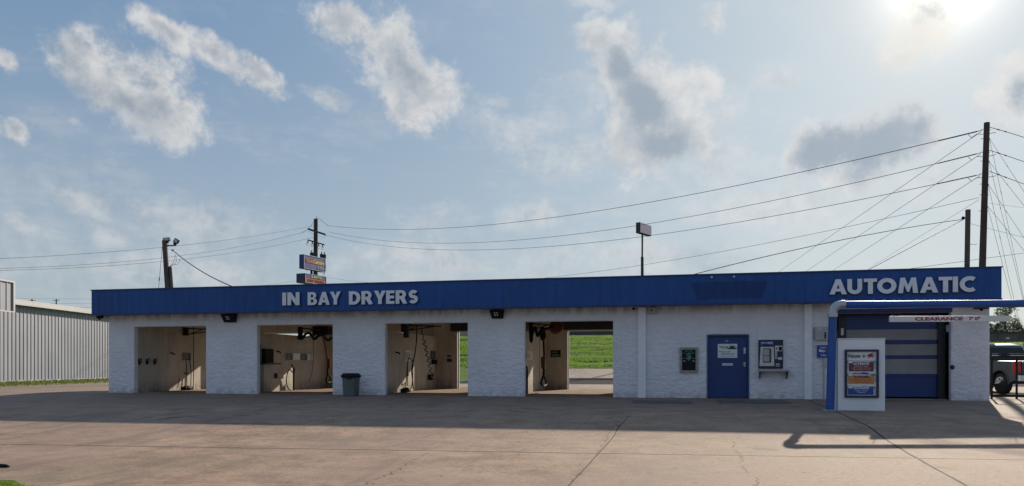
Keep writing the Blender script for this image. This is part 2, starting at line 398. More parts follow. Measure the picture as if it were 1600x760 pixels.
M['door_white'] = mat('door_panel_translucent', (.27, .26, .26), .5, var=.12, scale=2)
M['brown_can'] = mat('bin_brown', (.10, .115, .115), .6, var=.15)
M['red'] = mat('sign_red', (.42, .03, .04), .5)
M['crimson'] = mat('letter_crimson', (.36, .02, .06), .5)
M['maroon'] = mat('poster_maroon', (.16, .02, .03), .45)
M['orange'] = mat('poster_orange', (.62, .25, .07), .45)
M['poster_blue'] = mat('poster_blue', (.025, .06, .28), .45)
M['poster_sky'] = mat('poster_paper', (.42, .50, .66), .4, var=.2, scale=10)
M['paper'] = mat('paper_white', (.72, .72, .72), .5, var=.05)
M['green'] = mat('sign_green', (.01, .09, .05), .5)
M['teal'] = mat('neon_teal', (.03, .22, .18), .3)
M['yellow'] = mat('sign_yellow', (.85, .55, .05), .4)
M['sign_orange'] = mat('sign_orange', (.75, .17, .05), .4)
M['sign_face'] = mat('sign_face_purple', (.12, .12, .30), .4, var=.25, scale=1.0)
M['sign_back'] = mat('sign_face_pinkish', (.80, .62, .68), .4, var=.06)
M['dark_red'] = mat('dryer_red', (.10, .012, .014), .4)
M['hose'] = mat('hose_black', (.015, .014, .016), .8, spec=.15)
M['hose_red'] = mat('hose_red', (.12, .02, .025), .4)
M['tyre'] = mat('tyre_rubber', (.018, .018, .019), .8)
M['truck'] = mat('truck_paint', (.062, .076, .086), .38, .3, var=.06)
M['glass_dark'] = mat('dark_glass', (.010, .012, .014), .08, var=.05)
M['rim'] = mat('alloy_rim', (.62, .62, .62), .35, .25)
M['lamp_red'] = mat('lamp_red', (.50, .015, .015), .15)
M['chrome'] = mat('chrome', (.55, .56, .58), .18, .95, var=.03)
M['wood'] = None
def wood_mat(name, c):
    m, nt, b, pos = new_mat(name)
    n = noi(nt, scaled(nt, pos, (14, 14, .6)), 2.0, 6, .6); n2 = noi(nt, pos, .8, 3)
    nt.links.new(mixc(nt, (n * .7 + n2 * .3).ramp(.32, .68), tuple(x * .5 for x in c), tuple(x * 1.35 for x in c)), b.inputs['Base Color'])
    b.inputs['Roughness'].default_value = .85; bump(nt, b, n, .02); return m
M['wood'] = wood_mat('weathered_pole_wood', (.085, .072, .062)); M['wood_dark'] = wood_mat('creosote_pole_wood', (.060, .040, .034))
def metal_sheet(name, c, streak=.25):
    m, nt, b, pos = new_mat(name)
    n = noi(nt, scaled(nt, pos, (3, 3, .25)), 1.6, 5, .6); n2 = noi(nt, pos, .35, 3)
    nt.links.new(mixc(nt, (n * .6 + n2 * .4).ramp(.35, .65), tuple(x * (1 - streak) for x in c), tuple(x * (1 + streak * .4) for x in c)), b.inputs['Base Color'])
    b.inputs['Roughness'].default_value = .45; b.inputs['Metallic'].default_value = .15; return m
M['barn'] = metal_sheet('pale_corrugated_steel', (.25, .262, .31), .15)
M['barn_trim'] = metal_sheet('white_roof_trim', (.40, .40, .42), .1)
M['brick_far'] = mat('brown_far_wall', (.15, .115, .105), .8, var=.15, scale=.4)
M['tan_far'] = mat('tan_far_wall', (.40, .34, .29), .8, var=.15, scale=.4)
M['roof_shade_far'] = mat('far_roof_and_shade', (.09, .08, .08), .8)
# fascia with the darker patch where an older sign was taken down
def fascia_mat():
    m, nt, b, pos = new_mat('blue_ribbed_fascia')
    sp = nt.nodes.new('ShaderNodeSeparateXYZ'); nt.links.new(pos, sp.inputs[0]); X_, Z_ = E(nt, sp.outputs[0]), E(nt, sp.outputs[2])
    n = noi(nt, scaled(nt, pos, (4, 4, .5)), 1.2, 5, .6); n2 = noi(nt, pos, .5, 4, .6)
    base = mixc(nt, (n * .5 + n2 * .5).ramp(.34, .66), (.008, .056, .215), (.013, .082, .295))
    a0, a1 = at_Y(1078, 440, -.65), at_Y(1200, 440, -.65); b0, b1 = at_Y(1091, 468, -.65), at_Y(1190, 468, -.65)
    zt, zb = (a0.z + a1.z) / 2, (b0.z + b1.z) / 2
    wob = (noi(nt, pos, 2.2, 3) - .5) * .20
    t = (Z_ - zb) * (1 / (zt - zb))
    left = t * (a0.x - b0.x) + b0.x; right = t * (a1.x - b1.x) + b1.x
    k = (X_ + wob * .4 - left).ramp(-.02, .03) * (right - X_ + wob * .4).ramp(-.02, .03) * (Z_ + wob - zb).ramp(-.01, .03) * (zt - Z_ + wob * .7).ramp(-.01, .03)
    c = mixc(nt, k * .62, base, (.004, .018, .110))
    # chalky streaks and rust along the lower edge
    st = Z_.ramp(3.2, 3.04) * noi(nt, scaled(nt, pos, (3, 3, .4)), 2.4, 4).ramp(.5, .7)
    c = mixc(nt, st * .35, c, (.02, .03, .06))
    nt.links.new(c, b.inputs['Base Color']); b.inputs['Roughness'].default_value = .5; b.inputs['Specular IOR Level'].default_value = .35
    bump(nt, b, n2, .01); return m
M['fascia'] = fascia_mat()

# pavement: slabs, joints, cracks, a dark line, blotches
def seg_line(nt, px_, py_, p, q, w, dash=None):
    """mask of a line from p to q (world XY) of half width w"""
    d = Vector((q[0] - p[0], q[1] - p[1])); Ls = d.length; d /= Ls
    along = (px_ - p[0]) * d.x + (py_ - p[1]) * d.y
    perp = ((px_ - p[0]) * (-d.y) + (py_ - p[1]) * d.x).abs()
    return perp.ramp(w, w * .45) * (along.gt(0) * along.lt(Ls))
JOINTS = [((-200, 692), (800, 707.5), .034), ((800, 707.5), (1800, 723), .034), ((1252, 622), (1512, 762), .028), ((1300, 645), (1800, 650), .02),
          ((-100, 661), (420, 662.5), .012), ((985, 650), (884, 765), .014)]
CRACKS_AND_LINE = [((975, 655), (925, 712), 0.0099), ((925, 712), (885, 765), 0.0186), ((668, 709), (635, 730), 0.0124), ((635, 730), (560, 762), 0.0112), ((720, 662), (590, 705), 0.0081),
          ((1145, 690), (1165, 742), 0.0087), ((1165, 742), (1195, 768), 0.0124), ((-40, 680), (106, 677.5), 0.0279), ((1330, 655), (1275, 640), 0.0093), ((500, 672), (380, 668), 0.0074), ((1010, 640), (1140, 645), 0.0074)]  # the wide segment at far left is a plain dark line
def pavement_mat(name='concrete_pavement', lines=True, c0=(.185, .122, .086), c1=(.405, .286, .208)):
    m, nt, b, pos = new_mat(name)
    sp = nt.nodes.new('ShaderNodeSeparateXYZ'); nt.links.new(pos, sp.inputs[0]); X_, Y_ = E(nt, sp.outputs[0]), E(nt, sp.outputs[1])
    big = noi(nt, pos, .22, 4, .6); mid = noi(nt, pos, 1.3, 6, .68); fine = noi(nt, pos, 14, 5, .7); grit = noi(nt, pos, 70, 3, .7)
    c = mixc(nt, (mid * .45 + fine * .30 + grit * .25).ramp(.38, .62), c0, c1)
    c = mixc(nt, big.ramp(.42, .62) * .45, c, (.285, .195, .165))            # pinkish worn slabs
    c = mixc(nt, noi(nt, pos, .35, 5, .6).ramp(.52, .68) * .45, c, (.20, .175, .125))    # greenish-tan blotches
    c = mixc(nt, noi(nt, scaled(nt, pos, (.35, 1.6, 1)), .8, 7, .7).ramp(.56, .72) * .4, c, (.13, .11, .095))   # grime streaks
    vo = nt.nodes.new('ShaderNodeTexVoronoi'); vo.inputs['Scale'].default_value = 1.6; nt.links.new(pos, vo.inputs['Vector']); spots = E(nt, vo.outputs['Distance'])
    c = mixc(nt, spots.ramp(.075, .045) * .75, c, (.05, .042, .038))
    vo2 = nt.nodes.new('ShaderNodeTexVoronoi'); vo2.inputs['Scale'].default_value = 5.5; nt.links.new(pos, vo2.inputs['Vector'])
    c = mixc(nt, E(nt, vo2.outputs['Distance']).ramp(.09, .06) * noi(nt, pos, 1.1, 2).ramp(.52, .6) * .8, c, (.07, .06, .055))
    vo3 = nt.nodes.new('ShaderNodeTexVoronoi'); vo3.inputs['Scale'].default_value = 4.0; nt.links.new(pos, vo3.inputs['Vector'])
    c = mixc(nt, E(nt, vo3.outputs['Distance']).ramp(.06, .04) * .7, c, (.42, .38, .34))
    pit = nt.nodes.new('ShaderNodeTexVoronoi'); pit.inputs['Scale'].default_value = 17; nt.links.new(pos, pit.inputs['Vector']); pt = E(nt, pit.outputs['Distance'])
    c = mixc(nt, pt.ramp(.20, .10) * noi(nt, pos, 2.2, 3).ramp(.42, .62) * .7, c, (.07, .055, .045))
    oil = noi(nt, pos, 1.05, 4, .5).ramp(.64, .72) * noi(nt, pos, .31, 2).ramp(.45, .6)
    c = mixc(nt, oil * .6, c, (.06, .052, .048))
    trk = noi(nt, scaled(nt, pos, (1.0, .10, 1)), 1.5, 5, .6).ramp(.56, .68)
    c = mixc(nt, trk * .28, c, (.09, .078, .07))
    h = fine * .5 + grit * .5 + mid * .5 - pt.ramp(.2, .1) * .4
    if lines:
        jt = None; wx, wy = (noi(nt, pos, .9, 3) - .5) * .05, (noi(nt, pos, 1.1, 3) - .5) * .05
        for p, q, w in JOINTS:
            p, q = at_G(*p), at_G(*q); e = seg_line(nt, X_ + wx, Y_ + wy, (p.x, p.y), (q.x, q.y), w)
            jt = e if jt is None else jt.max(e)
        kx = X_ + (noi(nt, pos, 1.7, 7, .72) - .5) * .75; ky = Y_ + (noi(nt, scaled(nt, pos, (1, 1.02, 1)), 1.9, 7, .72) - .5) * .55
        ck = None
        for p, q, w in CRACKS_AND_LINE:
            p, q = at_G(*p), at_G(*q); e = seg_line(nt, kx, ky, (p.x, p.y), (q.x, q.y), w)
            ck = e if ck is None else ck.max(e)
        ck = ck * noi(nt, pos, 3.0, 3).ramp(.40, .56) * .8
        # shade in front of the bays, painted into the concrete as a darker strip
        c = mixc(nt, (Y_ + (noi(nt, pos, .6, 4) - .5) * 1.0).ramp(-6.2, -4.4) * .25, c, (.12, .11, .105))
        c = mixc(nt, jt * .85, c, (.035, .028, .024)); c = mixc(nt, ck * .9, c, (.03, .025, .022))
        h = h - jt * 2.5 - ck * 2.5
    nt.links.new(c, b.inputs['Base Color']); nt.links.new((mid * .25 + .72).v, b.inputs['Roughness'])
    b.inputs['Specular IOR Level'].default_value = .3 if lines else .05
    bump(nt, b, h, .012); return m
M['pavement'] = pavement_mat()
M['bay_floor'] = pavement_mat('bay_floor_concrete', False, (.22, .16, .12), (.33, .25, .195))
M['kerb_concrete'] = pavement_mat('pale_concrete', False, (.25, .21, .18), (.37, .32, .28))
M['flat_strip'] = mat('flat_dark_strip', (.115, .10, .09), .85, var=.25)
M['asphalt'] = mat('asphalt', (.05, .05, .053), .95, var=.2, bmp=.01, bscale=60, spec=.02)
def grass_mat(name, a, b_, sc=(.35, 1.6, 1.6)):
    m, nt, b, pos = new_mat(name)
    n = noi(nt, scaled(nt, pos, sc), 1.0, 6, .7); n2 = noi(nt, pos, 9, 4, .7)
    c = mixc(nt, (n * .6 + n2 * .4).ramp(.36, .64), a, b_)
    c = mixc(nt, noi(nt, pos, .5, 5).ramp(.56, .72) * .5, c, (.16, .15, .05))
    nt.links.new(c, b.inputs['Base Color']); b.inputs['Roughness'].default_value = .9; b.inputs['Specular IOR Level'].default_value = .1
    bump(nt, b, n2 + n * 2.0, .12); return m
M['grass'] = grass_mat('grass_ground', (.035, .075, .012), (.15, .25, .035)); M['gravel'] = mat('gravel_dirt', (.20, .155, .115), .95, var=.45, scale=2.5, bmp=.03, bscale=16)
def blade_mat(name, a, b_):
    m, nt, b, pos = new_mat(name)
    n = noi(nt, pos, 2.0, 4); nt.links.new(mixc(nt, n.ramp(.35, .65), a, b_), b.inputs['Base Color']); b.inputs['Roughness'].default_value = .6
    b.inputs['Specular IOR Level'].default_value = .2
    tr = nt.nodes.new('ShaderNodeBsdfTranslucent'); tr.inputs[0].default_value = (*[min(1, x * 2.2) for x in b_], 1)
    mx = nt.nodes.new('ShaderNodeMixShader'); mx.inputs[0].default_value = .45
    out = nt.nodes['Material Output']; nt.links.new(b.outputs[0], mx.inputs[1]); nt.links.new(tr.outputs[0], mx.inputs[2]); nt.links.new(mx.outputs[0], out.inputs[0]); return m
M['blade'] = blade_mat('grass_blades', (.045, .085, .010), (.10, .17, .022))
M['blade_verge'] = blade_mat('verge_blades', (.035, .05, .012), (.07, .085, .022))
M['leaf'] = blade_mat('hazed_tree_leaves', (.09, .12, .095), (.15, .18, .13))  # greens paled to carry distance haze in the leaf colour

# ------------------------------------------------------------------ ground
def axis(pts):
    out = []
    for (a, b, n) in pts: out += [a + (b - a) * i / n for i in range(n)]
    out.append(pts[-1][1]); return out
xs = axis([(-400, -60, 12), (-60, -12, 32), (-12, 40, 26), (40, 400, 14)]); ys = axis([(-60, -26, 5), (-26, 0, 26), (0, 17.5, 5), (17.5, 62, 70), (62, 600, 16)])
g = MB().use(M['grass'])
vs = [(x, y, H(x, y) - .012 + (.16 * mnoise.noise((x * .35, y * .9, 3)) + .10 * math.sin(y * 2.1 + .8 * mnoise.noise((x * .2, y * .2, 0)))) * smooth(31.5, 35, y) * smooth(-40, -29, x)) for y in ys for x in xs]
nx = len(xs); g.add(vs, [(j * nx + i, j * nx + i + 1, (j + 1) * nx + i + 1, (j + 1) * nx + i) for j in range(len(ys) - 1) for i in range(nx - 1)], True)
struct(g.build('ground', loc=(0, 0, 0)))
def quad_sheet(name, c, nx, ny, dz, m, kind='structure'):
    s = MB().use(m); P = [Vector((*p, 0)) for p in c]
    vs = []
    for j in range(ny + 1):
        for i in range(nx + 1):
            u, v = i / nx, j / ny; p = P[0] * (1 - u) * (1 - v) + P[1] * u * (1 - v) + P[2] * u * v + P[3] * (1 - u) * v
            vs.append((p.x, p.y, H(p.x, p.y) + dz))
    s.add(vs, [(j * (nx + 1) + i, j * (nx + 1) + i + 1, (j + 1) * (nx + 1) + i + 1, (j + 1) * (nx + 1) + i) for j in range(ny) for i in range(nx)], True)
    o = s.build(name, loc=(0, 0, 0)); o['kind'] = kind; return o
def cw(l, z): p = cam2w(l, z, 0); return (p.x, p.y)
quad_sheet('gravel_verge', [cw(-30, 2), cw(-20.4, 2), cw(-20.4, 75), cw(-26.5, 75)], 4, 60, .0, M['gravel'])
gx = cw(-21.2, 2)
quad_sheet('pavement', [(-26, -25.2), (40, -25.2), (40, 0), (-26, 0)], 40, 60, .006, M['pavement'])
quad_sheet('pavement', [cw(-21, 30), (-15, 0), (-15, 17.5), cw(-21, 47)], 10, 20, .008, M['pavement'])
quad_sheet('pavement', [(-15, 0), (45, 0), (45, 17.5), (-15, 17.5)], 10, 12, .010, M['kerb_concrete'])
quad_sheet('road', [(-14, 17.5), (60, 17.5), (60, 23), (-14, 23)], 30, 10, .012, M['asphalt'])
quad_sheet('path', [(-14, 23.0), (60, 23.0), (60, 31.4), (-14, 31.4)], 30, 14, .016, M['kerb_concrete'])
k = MB().use(M['kerb_concrete'])
for i in range(37):
    x0, x1 = -14 + i * 2.0, -14 + (i + 1) * 2.0 - .02; z = H((x0 + x1) / 2, 23.1); k.box(x0, x1, 23.0, 23.18, z - .05, z + .12)
struct(k.build('kerb'))

def blades(name, pts, h, label, m, wid=.012):
    s = MB().use(m)
    for (x, y) in pts:
        z = H(x, y); a = R.random() * PI; hh = h * R.uniform(.5, 1.2); dxx, dyy = math.cos(a) * wid, math.sin(a) * wid
        lx, ly = R.uniform(-.5, .5) * hh, R.uniform(-.5, .5) * hh
        s.add([(x - dxx, y - dyy, z - .01), (x + dxx, y + dyy, z - .01), (x + lx, y + ly, z + hh)], [(0, 1, 2)])
    o = s.build(name, loc=(0, 0, 0)); return tag(o, label, 'grass', kind='stuff')
pc = at_G(0, 760); pe = at_G(62, 762); pts = []
quad_sheet('lawn', [cw(-14, 6), tuple((pe.x + .1, pe.y - .25)), tuple((pc.x - .2, pc.y + .42)), cw(-16, 11.5)], 6, 6, .012, M['grass'])
for _ in range(5200):
    t, s_ = R.random(), R.random(); px = -25 + 92 * t; lim = 753 + 9 * (max(0, px) / 60) + R.uniform(-1.2, 1.2)
    py = lim + s_ * 16
    if R.random() < .35 and px > 30: continue
    q = at_G(px, 760) if False else None
    z0 = at_z(px, py, 1); u_, v_ = uv(px, py); z = (EYE + .60) / max(.05, -v_)
    p = at_z(px, py, z); pts.append((p.x, p.y))
blades('grass', pts, .055, 'patch of green grass at the near edge of the pavement', M['blade'])
pts = []
for _ in range(5000):
    l_ = R.uniform(-33, -26.0 + R.uniform(-.6, .9)); z_ = R.uniform(33, 66); p = cam2w(l_, z_, 0); pts.append((p.x, p.y))
blades('grass', pts, .14, 'strip of green grass along the foot of the grey metal building', M['blade_verge'], .03)
pts = []
for _ in range(52000):
    y = 31.5 + 20 * R.random() ** 1.1; x = R.uniform(-28, 2); dn = mnoise.noise((x * .35, y * 1.1, 4.2)) + .5 * mnoise.noise((x * 1.4, y * 3.0, 8.8))
    if dn > -.12 + R.uniform(-.15, .15): pts.append((x, y))
for _ in range(3000): pts.append((R.uniform(24, 44), R.uniform(46, 53)))
blades('grass', pts, .13, 'bright green grass covering the bank behind the car wash', M['blade'], .04)

# ------------------------------------------------------------------ the car wash
XL, XR = XF(170), XF(1546); OH = 2.60; WT = .20; DEP = 7.5; CEIL = 3.12
OP = [(XF(210), XF(322)), (XF(402), XF(520)), (XF(602), XF(731)), (XF(820), XF(958))]
FY = -.65; FX0, FX1 = XF(143, FY), XF(1565, FY); FZ0 = 3.05; FZ1 = 3.99
DX0, DX1 = XF(1105), XF(1170); DH = at_Y(1137, 523, 0).z
AX0, AX1 = XF(1304), XF(1486); AH = at_Y(1400, 489, 0).z
CWB = thing('car_wash_building', 'long white painted block car wash with blue fascia and four open bays', 'building', ((XL + XR) / 2, 0, 0))
w = MB().use(M['white_block'])
ops = [(a, b, OH) for a, b in OP] + [(DX0, DX1, DH), (AX0, AX1, AH)]
x = XL
for a, b, h in ops:
    w.box(x, a, 0, WT, -.05, CEIL); w.box(a, b, 0, WT, h, CEIL); x = b
w.box(x, XR, 0, WT, -.05, CEIL)
w.box(XL, XL + WT, WT, DEP, -.05, CEIL); w.box(XR - WT, XR, WT, DEP, -.05, CEIL)
fw = w.build('wall', CWB)
def relief_at(x, z):
    amp = .45 + .55 * smooth(2.75, 1.9, z)
    a_ = mnoise.fractal((x * 4.2, z * 9.5, 1.7), .7, 2.1, 4); b_ = mnoise.noise((x * 11, z * 19.0, 5.1)); c_ = mnoise.noise((x * .8, z * 1.6, 9.3))
    return (.020 + amp * (.0115 * a_ + .008 * b_) + .004 * c_)
wm = M['white_block']; rects = []; x = XL
for a, b, h in ops: rects += [(x, a, 0, 3.06), (a, b, h, 3.06)]; x = b
rects.append((x, XR, 0, 3.06)); g_ = MB().use(wm)
for xa, xb, za, zb in rects:
    nxx = max(1, int((xb - xa) / .042)); nzz = max(1, int((zb - za) / .030)); P = []
    for j in range(nzz + 1):
        for i in range(nxx + 1):
            xx, zz_ = xa + (xb - xa) * i / nxx, za + (zb - za) * j / nzz; edge = (i in (0, nxx) or j == 0 and za > 0)
            P.append((xx, -.004 if edge else -max(.006, relief_at(xx, zz_)), zz_))
    g_.add(P, [(j * (nxx + 1) + i, j * (nxx + 1) + i + 1, (j + 1) * (nxx + 1) + i + 1, (j + 1) * (nxx + 1) + i) for j in range(nzz) for i in range(nxx)], False)
g_.build('block_face', fw)
w = MB().use(M['white_smooth'])         # smoother jamb paint of the pilasters
for p0, p1 in ((997, 1009), (1257, 1269)):
    a, b = XF(p0, -.14), XF(p1, -.14); MB_ = MB().use(M['white_pilaster']); MB_.box(a, b, -.14, -.003, -.05, FZ0 - .012); MB_.build('pilaster', CWB, bevel=.008)
# bay walls, back wall with its openings, floor and ceiling
BW = []; BH = 2.62; BO = .93; BWX = (-21.35, -16.75, -11.2, -6.12)
for k_, (a, b) in enumerate(OP):
    xl = BWX[k_]; BW.append(xl)
    if k_:
        p = MB().use(M['cream']); p.box(xl - WT, xl, WT, DEP, .0, 2.40); p.build('bay_partition', CWB)
p = MB().use(M['cream']); p.box(BWX[0] - .2, BWX[0], WT, DEP, 0, CEIL - .01); p.build('bay_partition', CWB)
p = MB().use(M['cream']); p.box(XF(1000), XF(1000) + .15, WT, DEP, 0, CEIL - .01); p.build('bay_partition', CWB)
XO = XF(1000) + .15
w = MB().use(M['cream']); x = XL + WT
for k_, xl in enumerate(BW):
    a = xl + BO; b = a + 3.15; bh = BH
    if k_ == 3: b = XF(1000) - .02
    w.box(x, a, DEP, DEP + WT, 0, CEIL); w.box(a, b, DEP, DEP + WT, bh, CEIL); x = b
w.box(x, XR - WT, DEP, DEP + WT, 0, CEIL)
w.build('back_wall', CWB)
# dark steel lintel and rolled door above each back opening
for k_, xl in enumerate(BW):
    w = MB().use(M['steel_dark'] if k_ > 1 else M['cream']); a = xl + BO; b = a + 3.15 if k_ < 3 else XF(1000) - .02; w.box(a - .2, b + .1, DEP - .42, DEP - .02, BH + .02, CEIL - .02); w.build('rolled_door', CWB)
# thin white jambs catching the light
for k_, xl in enumerate(BW): w = MB().use(M['white_smooth']); w.box(xl + BO, xl + BO + .03, DEP + WT + .002, DEP + WT + .07, 0, BH); w.build('door_jamb', CWB)
w = MB().use(M['bay_floor']); w.box(XL + .05, XO - .1, .12, DEP + WT + .5, -.04, .022); w.build('bay_floor', CWB)
w = MB().use(M['ceiling']); w.box(XL, XR, -.50, DEP + WT, CEIL + .003, 3.40); rf = w.build('roof', CWB)
for k_, xl in enumerate(BW):
    for j in range(6): w = MB().use(M['ceiling']); w.box(xl + .02, xl + 4.2, .7 + j * 1.15, .75 + j * 1.15, 2.98, CEIL); w.build('ceiling_joist', CWB)
w = MB().use(mat('soffit_tan', (.30, .26, .20), .8, var=.2)); w.box(FX0 + .03, FX1 - .03, FY + .06, -.003, FZ0 + .02, FZ0 + .045); w.build('soffit', CWB)
f = MB().use(M['fascia'])
f.box(FX0, FX1, FY, FY + .05, FZ0, FZ1); f.box(FX0, FX0 + .05, FY + .05, DEP + .6, FZ0, FZ1); f.box(FX1 - .05, FX1, FY + .05, DEP + .6, FZ0, FZ1); f.box(FX0 + .05, FX1 - .05, DEP + .55, DEP + .6, FZ0, FZ1)
n = int((FX1 - FX0) / .3048)
for i in range(1, n):
    x = FX0 + i * .3048; f.add([(x - .028, FY, FZ0 + .03), (x - .012, FY - .010, FZ0 + .03), (x + .012, FY - .010, FZ0 + .03), (x + .028, FY, FZ0 + .03), (x - .028, FY, FZ1 - .02), (x - .012, FY - .010, FZ1 - .02), (x + .012, FY - .010, FZ1 - .02), (x + .028, FY, FZ1 - .02)],
                                [(0, 1, 5, 4), (1, 2, 6, 5), (2, 3, 7, 6), (0, 3, 2, 1), (4, 5, 6, 7)])
fa = f.build('fascia', CWB)
t = MB().use(M['blue_dark']); t.box(FX0 - .02, FX1 + .02, FY - .035, FY + .07, FZ1 + .002, FZ1 + .04); t.box(FX0 - .012, FX1 + .012, FY - .028, FY - .001, FZ0 - .02, FZ0 + .028); t.build('edge_trim', fa)
for word, q0, q1, yb, yt in (('IN', 441.5, 468, 477.3, 457.3), ('BAY', 481, 532.5, 476.6, 456.4), ('DRYERS', 545.5, 653, 475.3, 454.4), ('AUTOMATIC', 1296, 1524, 458.6, 434.2)):
    xa, xb = XF(q0, FY - .07), XF(q1, FY - .07); za, zb = at_Y((q0 + q1) / 2, yb, FY - .07).z, at_Y((q0 + q1) / 2, yt, FY - .07).z
    s = MB().use(M['blue_dark']); s.text(word, xa + .012, xb + .022, za - .03, zb - .012, FY - .030, .05, .0, glyph=True)  # dark offset copy behind the letters stands in for their shadow
    s.use(M['offwhite']); s.text(word, xa, xb, za, zb, FY - .072, .04, 0, glyph=True); s.build('lettering', fa)
for px in (1112, 1147): s = MB().use(M['alu']); pt = at_Y(px, 432.5, FY - .06); s.box(pt.x - .03, pt.x + .03, FY - .06, FY - .001, FZ1 - .10, FZ1 - .05); s.build('bracket', fa)
# front door
d = MB().use(M['blue_door']); d.box(DX0 + .05, DX1 - .05, .05, .10, .02, DH - .06); dr = d.build('entry_door', CWB, bevel=.004)
d = MB().use(M['blue_door']); d.box(DX0 - .0, DX0 + .048, -.05, .12, 0, DH - .0); d.box(DX1 - .048, DX1, -.05, .12, 0, DH - .0); d.box(DX0 + .048, DX1 - .048, -.05, .12, DH - .055, DH); d.build('door_frame', CWB)
s = MB().use(M['galv']); p = at_Y(1163.5, 548, .03); s.box(p.x - .035, p.x + .035, .03, .05, p.z - .1, p.z + .09); s.cyl((p.x, .03, p.z), (p.x, -.03, p.z), .028, n=12)
s.build('deadbolt', dr)
s = MB().use(M['galv']); p = at_Y(1163.5, 569.5, .03); s.box(p.x - .03, p.x + .03, .03, .05, p.z - .07, p.z + .07); s.tube([(p.x, .04, p.z), (p.x, -.03, p.z), (p.x - .09, -.03, p.z)], .012); s.build('handle', dr)
s = MB().use(M['lens']); a, b = at_Y(1128.5, 571.5, .03), at_Y(1145, 568, .03); s.box(a.x, b.x, .035, .05, a.z, b.z); s.use(M['galv']); s.box(a.x + .02, b.x - .02, .030, .035, a.z + .015, b.z - .015); s.build('mail_slot', dr)
s = MB().use(M['galv']); p = at_Y(1135.5, 533, .03)
for q in (-.03, .03): s = MB().use(M['galv']); s.box(p.x + q - .012, p.x + q + .012, .035, .05, p.z - .03, p.z + .03); s.build('door_number', dr)
# roll-up door of the automatic bay
RY = .60; zp = lambda y: at_Y(1420, y, RY).z
rd = MB().use(M['blue_door']); xa, xb = XF(1304, RY) - .25, AX1 + .02
bands = [(620.6, 590, 'blue_pipe'), (590, 584.7, 'blue_dark'), (584.7, 561, 'door_white'), (561, 555.6, 'blue_dark'), (555.6, 538, 'door_white'), (538, 531.7, 'blue_dark'), (531.7, 514.5, 'door_white'), (514.5, 492.5, 'blue_pipe'), (492.8, 488, 'maroon_dark')]
for y0, y1, mm in bands:
    rd.use(M['blue_door'] if mm == 'blue_pipe' else M[mm]); z0, z1 = zp(y0), zp(y1); pr = .015 if mm == 'blue_dark' else 0
    rd.box(xa, xb, RY - pr, RY + .04, max(.03, z0) + .004, z1 - .004)
rdo = rd.build('roll_up_door', CWB)
s = MB().use(M['steel_dark']); s.box(AX1 - .22, AX1 - .02, RY - .12, RY - .03, 0, AH + .1); s.build('door_track', CWB); s = MB().use(M['steel_dark']); s.box(XF(1310, RY - .1), XF(1322, RY - .1), RY - .12, RY - .03, 0, AH + .1); s.build('door_track', CWB)
s = MB().use(M['blue_dark']); s.box(AX0 - .02, AX1 + .02, -.05, -.003, AH, AH + .13); s.box(AX0, AX1, .05, RY + .3, AH + .03, AH + .12); s.build('door_header', CWB)
for px, py0, py1, yy in ((1316, 513, 524, RY - .14), (1480.5, 508, 519, RY - .14)):
    s = MB().use(M['lens']); a, b = at_Y(px - 2, py1, yy), at_Y(px + 2, py0, yy); s.box(a.x, b.x, yy - .01, yy + .02, a.z, b.z); s.build('door_sensor', CWB)
s = MB().use(M['kerb_concrete']); s.box(AX0, AX1, .25, RY + .2, -.05, .028); s.build('door_sill', CWB)
s = MB().use(M['steel_dark']); p = at_Y(1488, 574, -.03); s.sphere(p, .07, 10, 6); s.build('wall_stub', CWB)

# ------------------------------------------------------------------ things on the facade
def wall_light(px0, px1, py0, py1, label, grp):
    a, b = at_Y(px0, py1, -.10), at_Y(px1, py0, -.10); cx = (a.x + b.x) / 2
    t = thing('wall_light', label, 'light', (cx, -.02, a.z), 0, grp)
    wd = (b.x - a.x) / 2; z1 = min(b.z, FZ0 - .015)
    s = MB().use(M['black'])
    s.add([(cx - wd, -.26, z1), (cx + wd, -.26, z1), (cx + wd, -.003, z1), (cx - wd, -.003, z1), (cx - wd * .72, -.14, a.z), (cx + wd * .86, -.14, a.z), (cx + wd * .86, -.003, a.z), (cx - wd * .72, -.003, a.z)],
          [(0, 1, 2, 3), (7, 6, 5, 4), (0, 4, 5, 1), (1, 5, 6, 2), (2, 6, 7, 3), (3, 7, 4, 0)]); s.build('housing', t)
    s = MB().use(M['lens'])
    for i in (-1, 0):
        for j in (0, 1):
            c = Vector((cx - wd * .02 + i * .085 + .035 + j * .008, -.215 + j * .03, z1 - .11 - j * .075)); s.sphere(c, .03, 8, 5)
    s.build('led', t)
wall_light(348, 369, 491, 504, 'black wall floodlight between the first and second bay openings', 'black wall floodlights under the fascia')
wall_light(766, 787, 484.5, 498, 'black wall floodlight between the third and fourth bay openings', 'black wall floodlights under the fascia')
def small_cam(px, py, Y, label, m, box):
    p = at_Y(px, py, Y); t = thing('security_camera', label, 'camera', (p.x, Y, p.z), 0, 'small cameras under the fascia')
    s = MB().use(m); s.box(p.x - box, p.x + box, Y - .06, Y + .06, p.z - .02, FZ0 - .01) ; s.build('housing', t, bevel=.01)
    s = MB().use(M['black']); s.sphere((p.x, Y - .02, p.z - .03), .055, 12, 8); s.build('lens', t)
small_cam(156, 497, -.35, 'dark dome camera under the far end of the fascia beside the metal building', M['black'], .12)
small_cam(990, 481, -.35, 'small pale camera under the fascia just left of the first pilaster', M['grey_box'], .05)
small_cam(1533, 482, -.35, 'dark camera under the fascia above the automatic bay pillar', M['black'], .20)
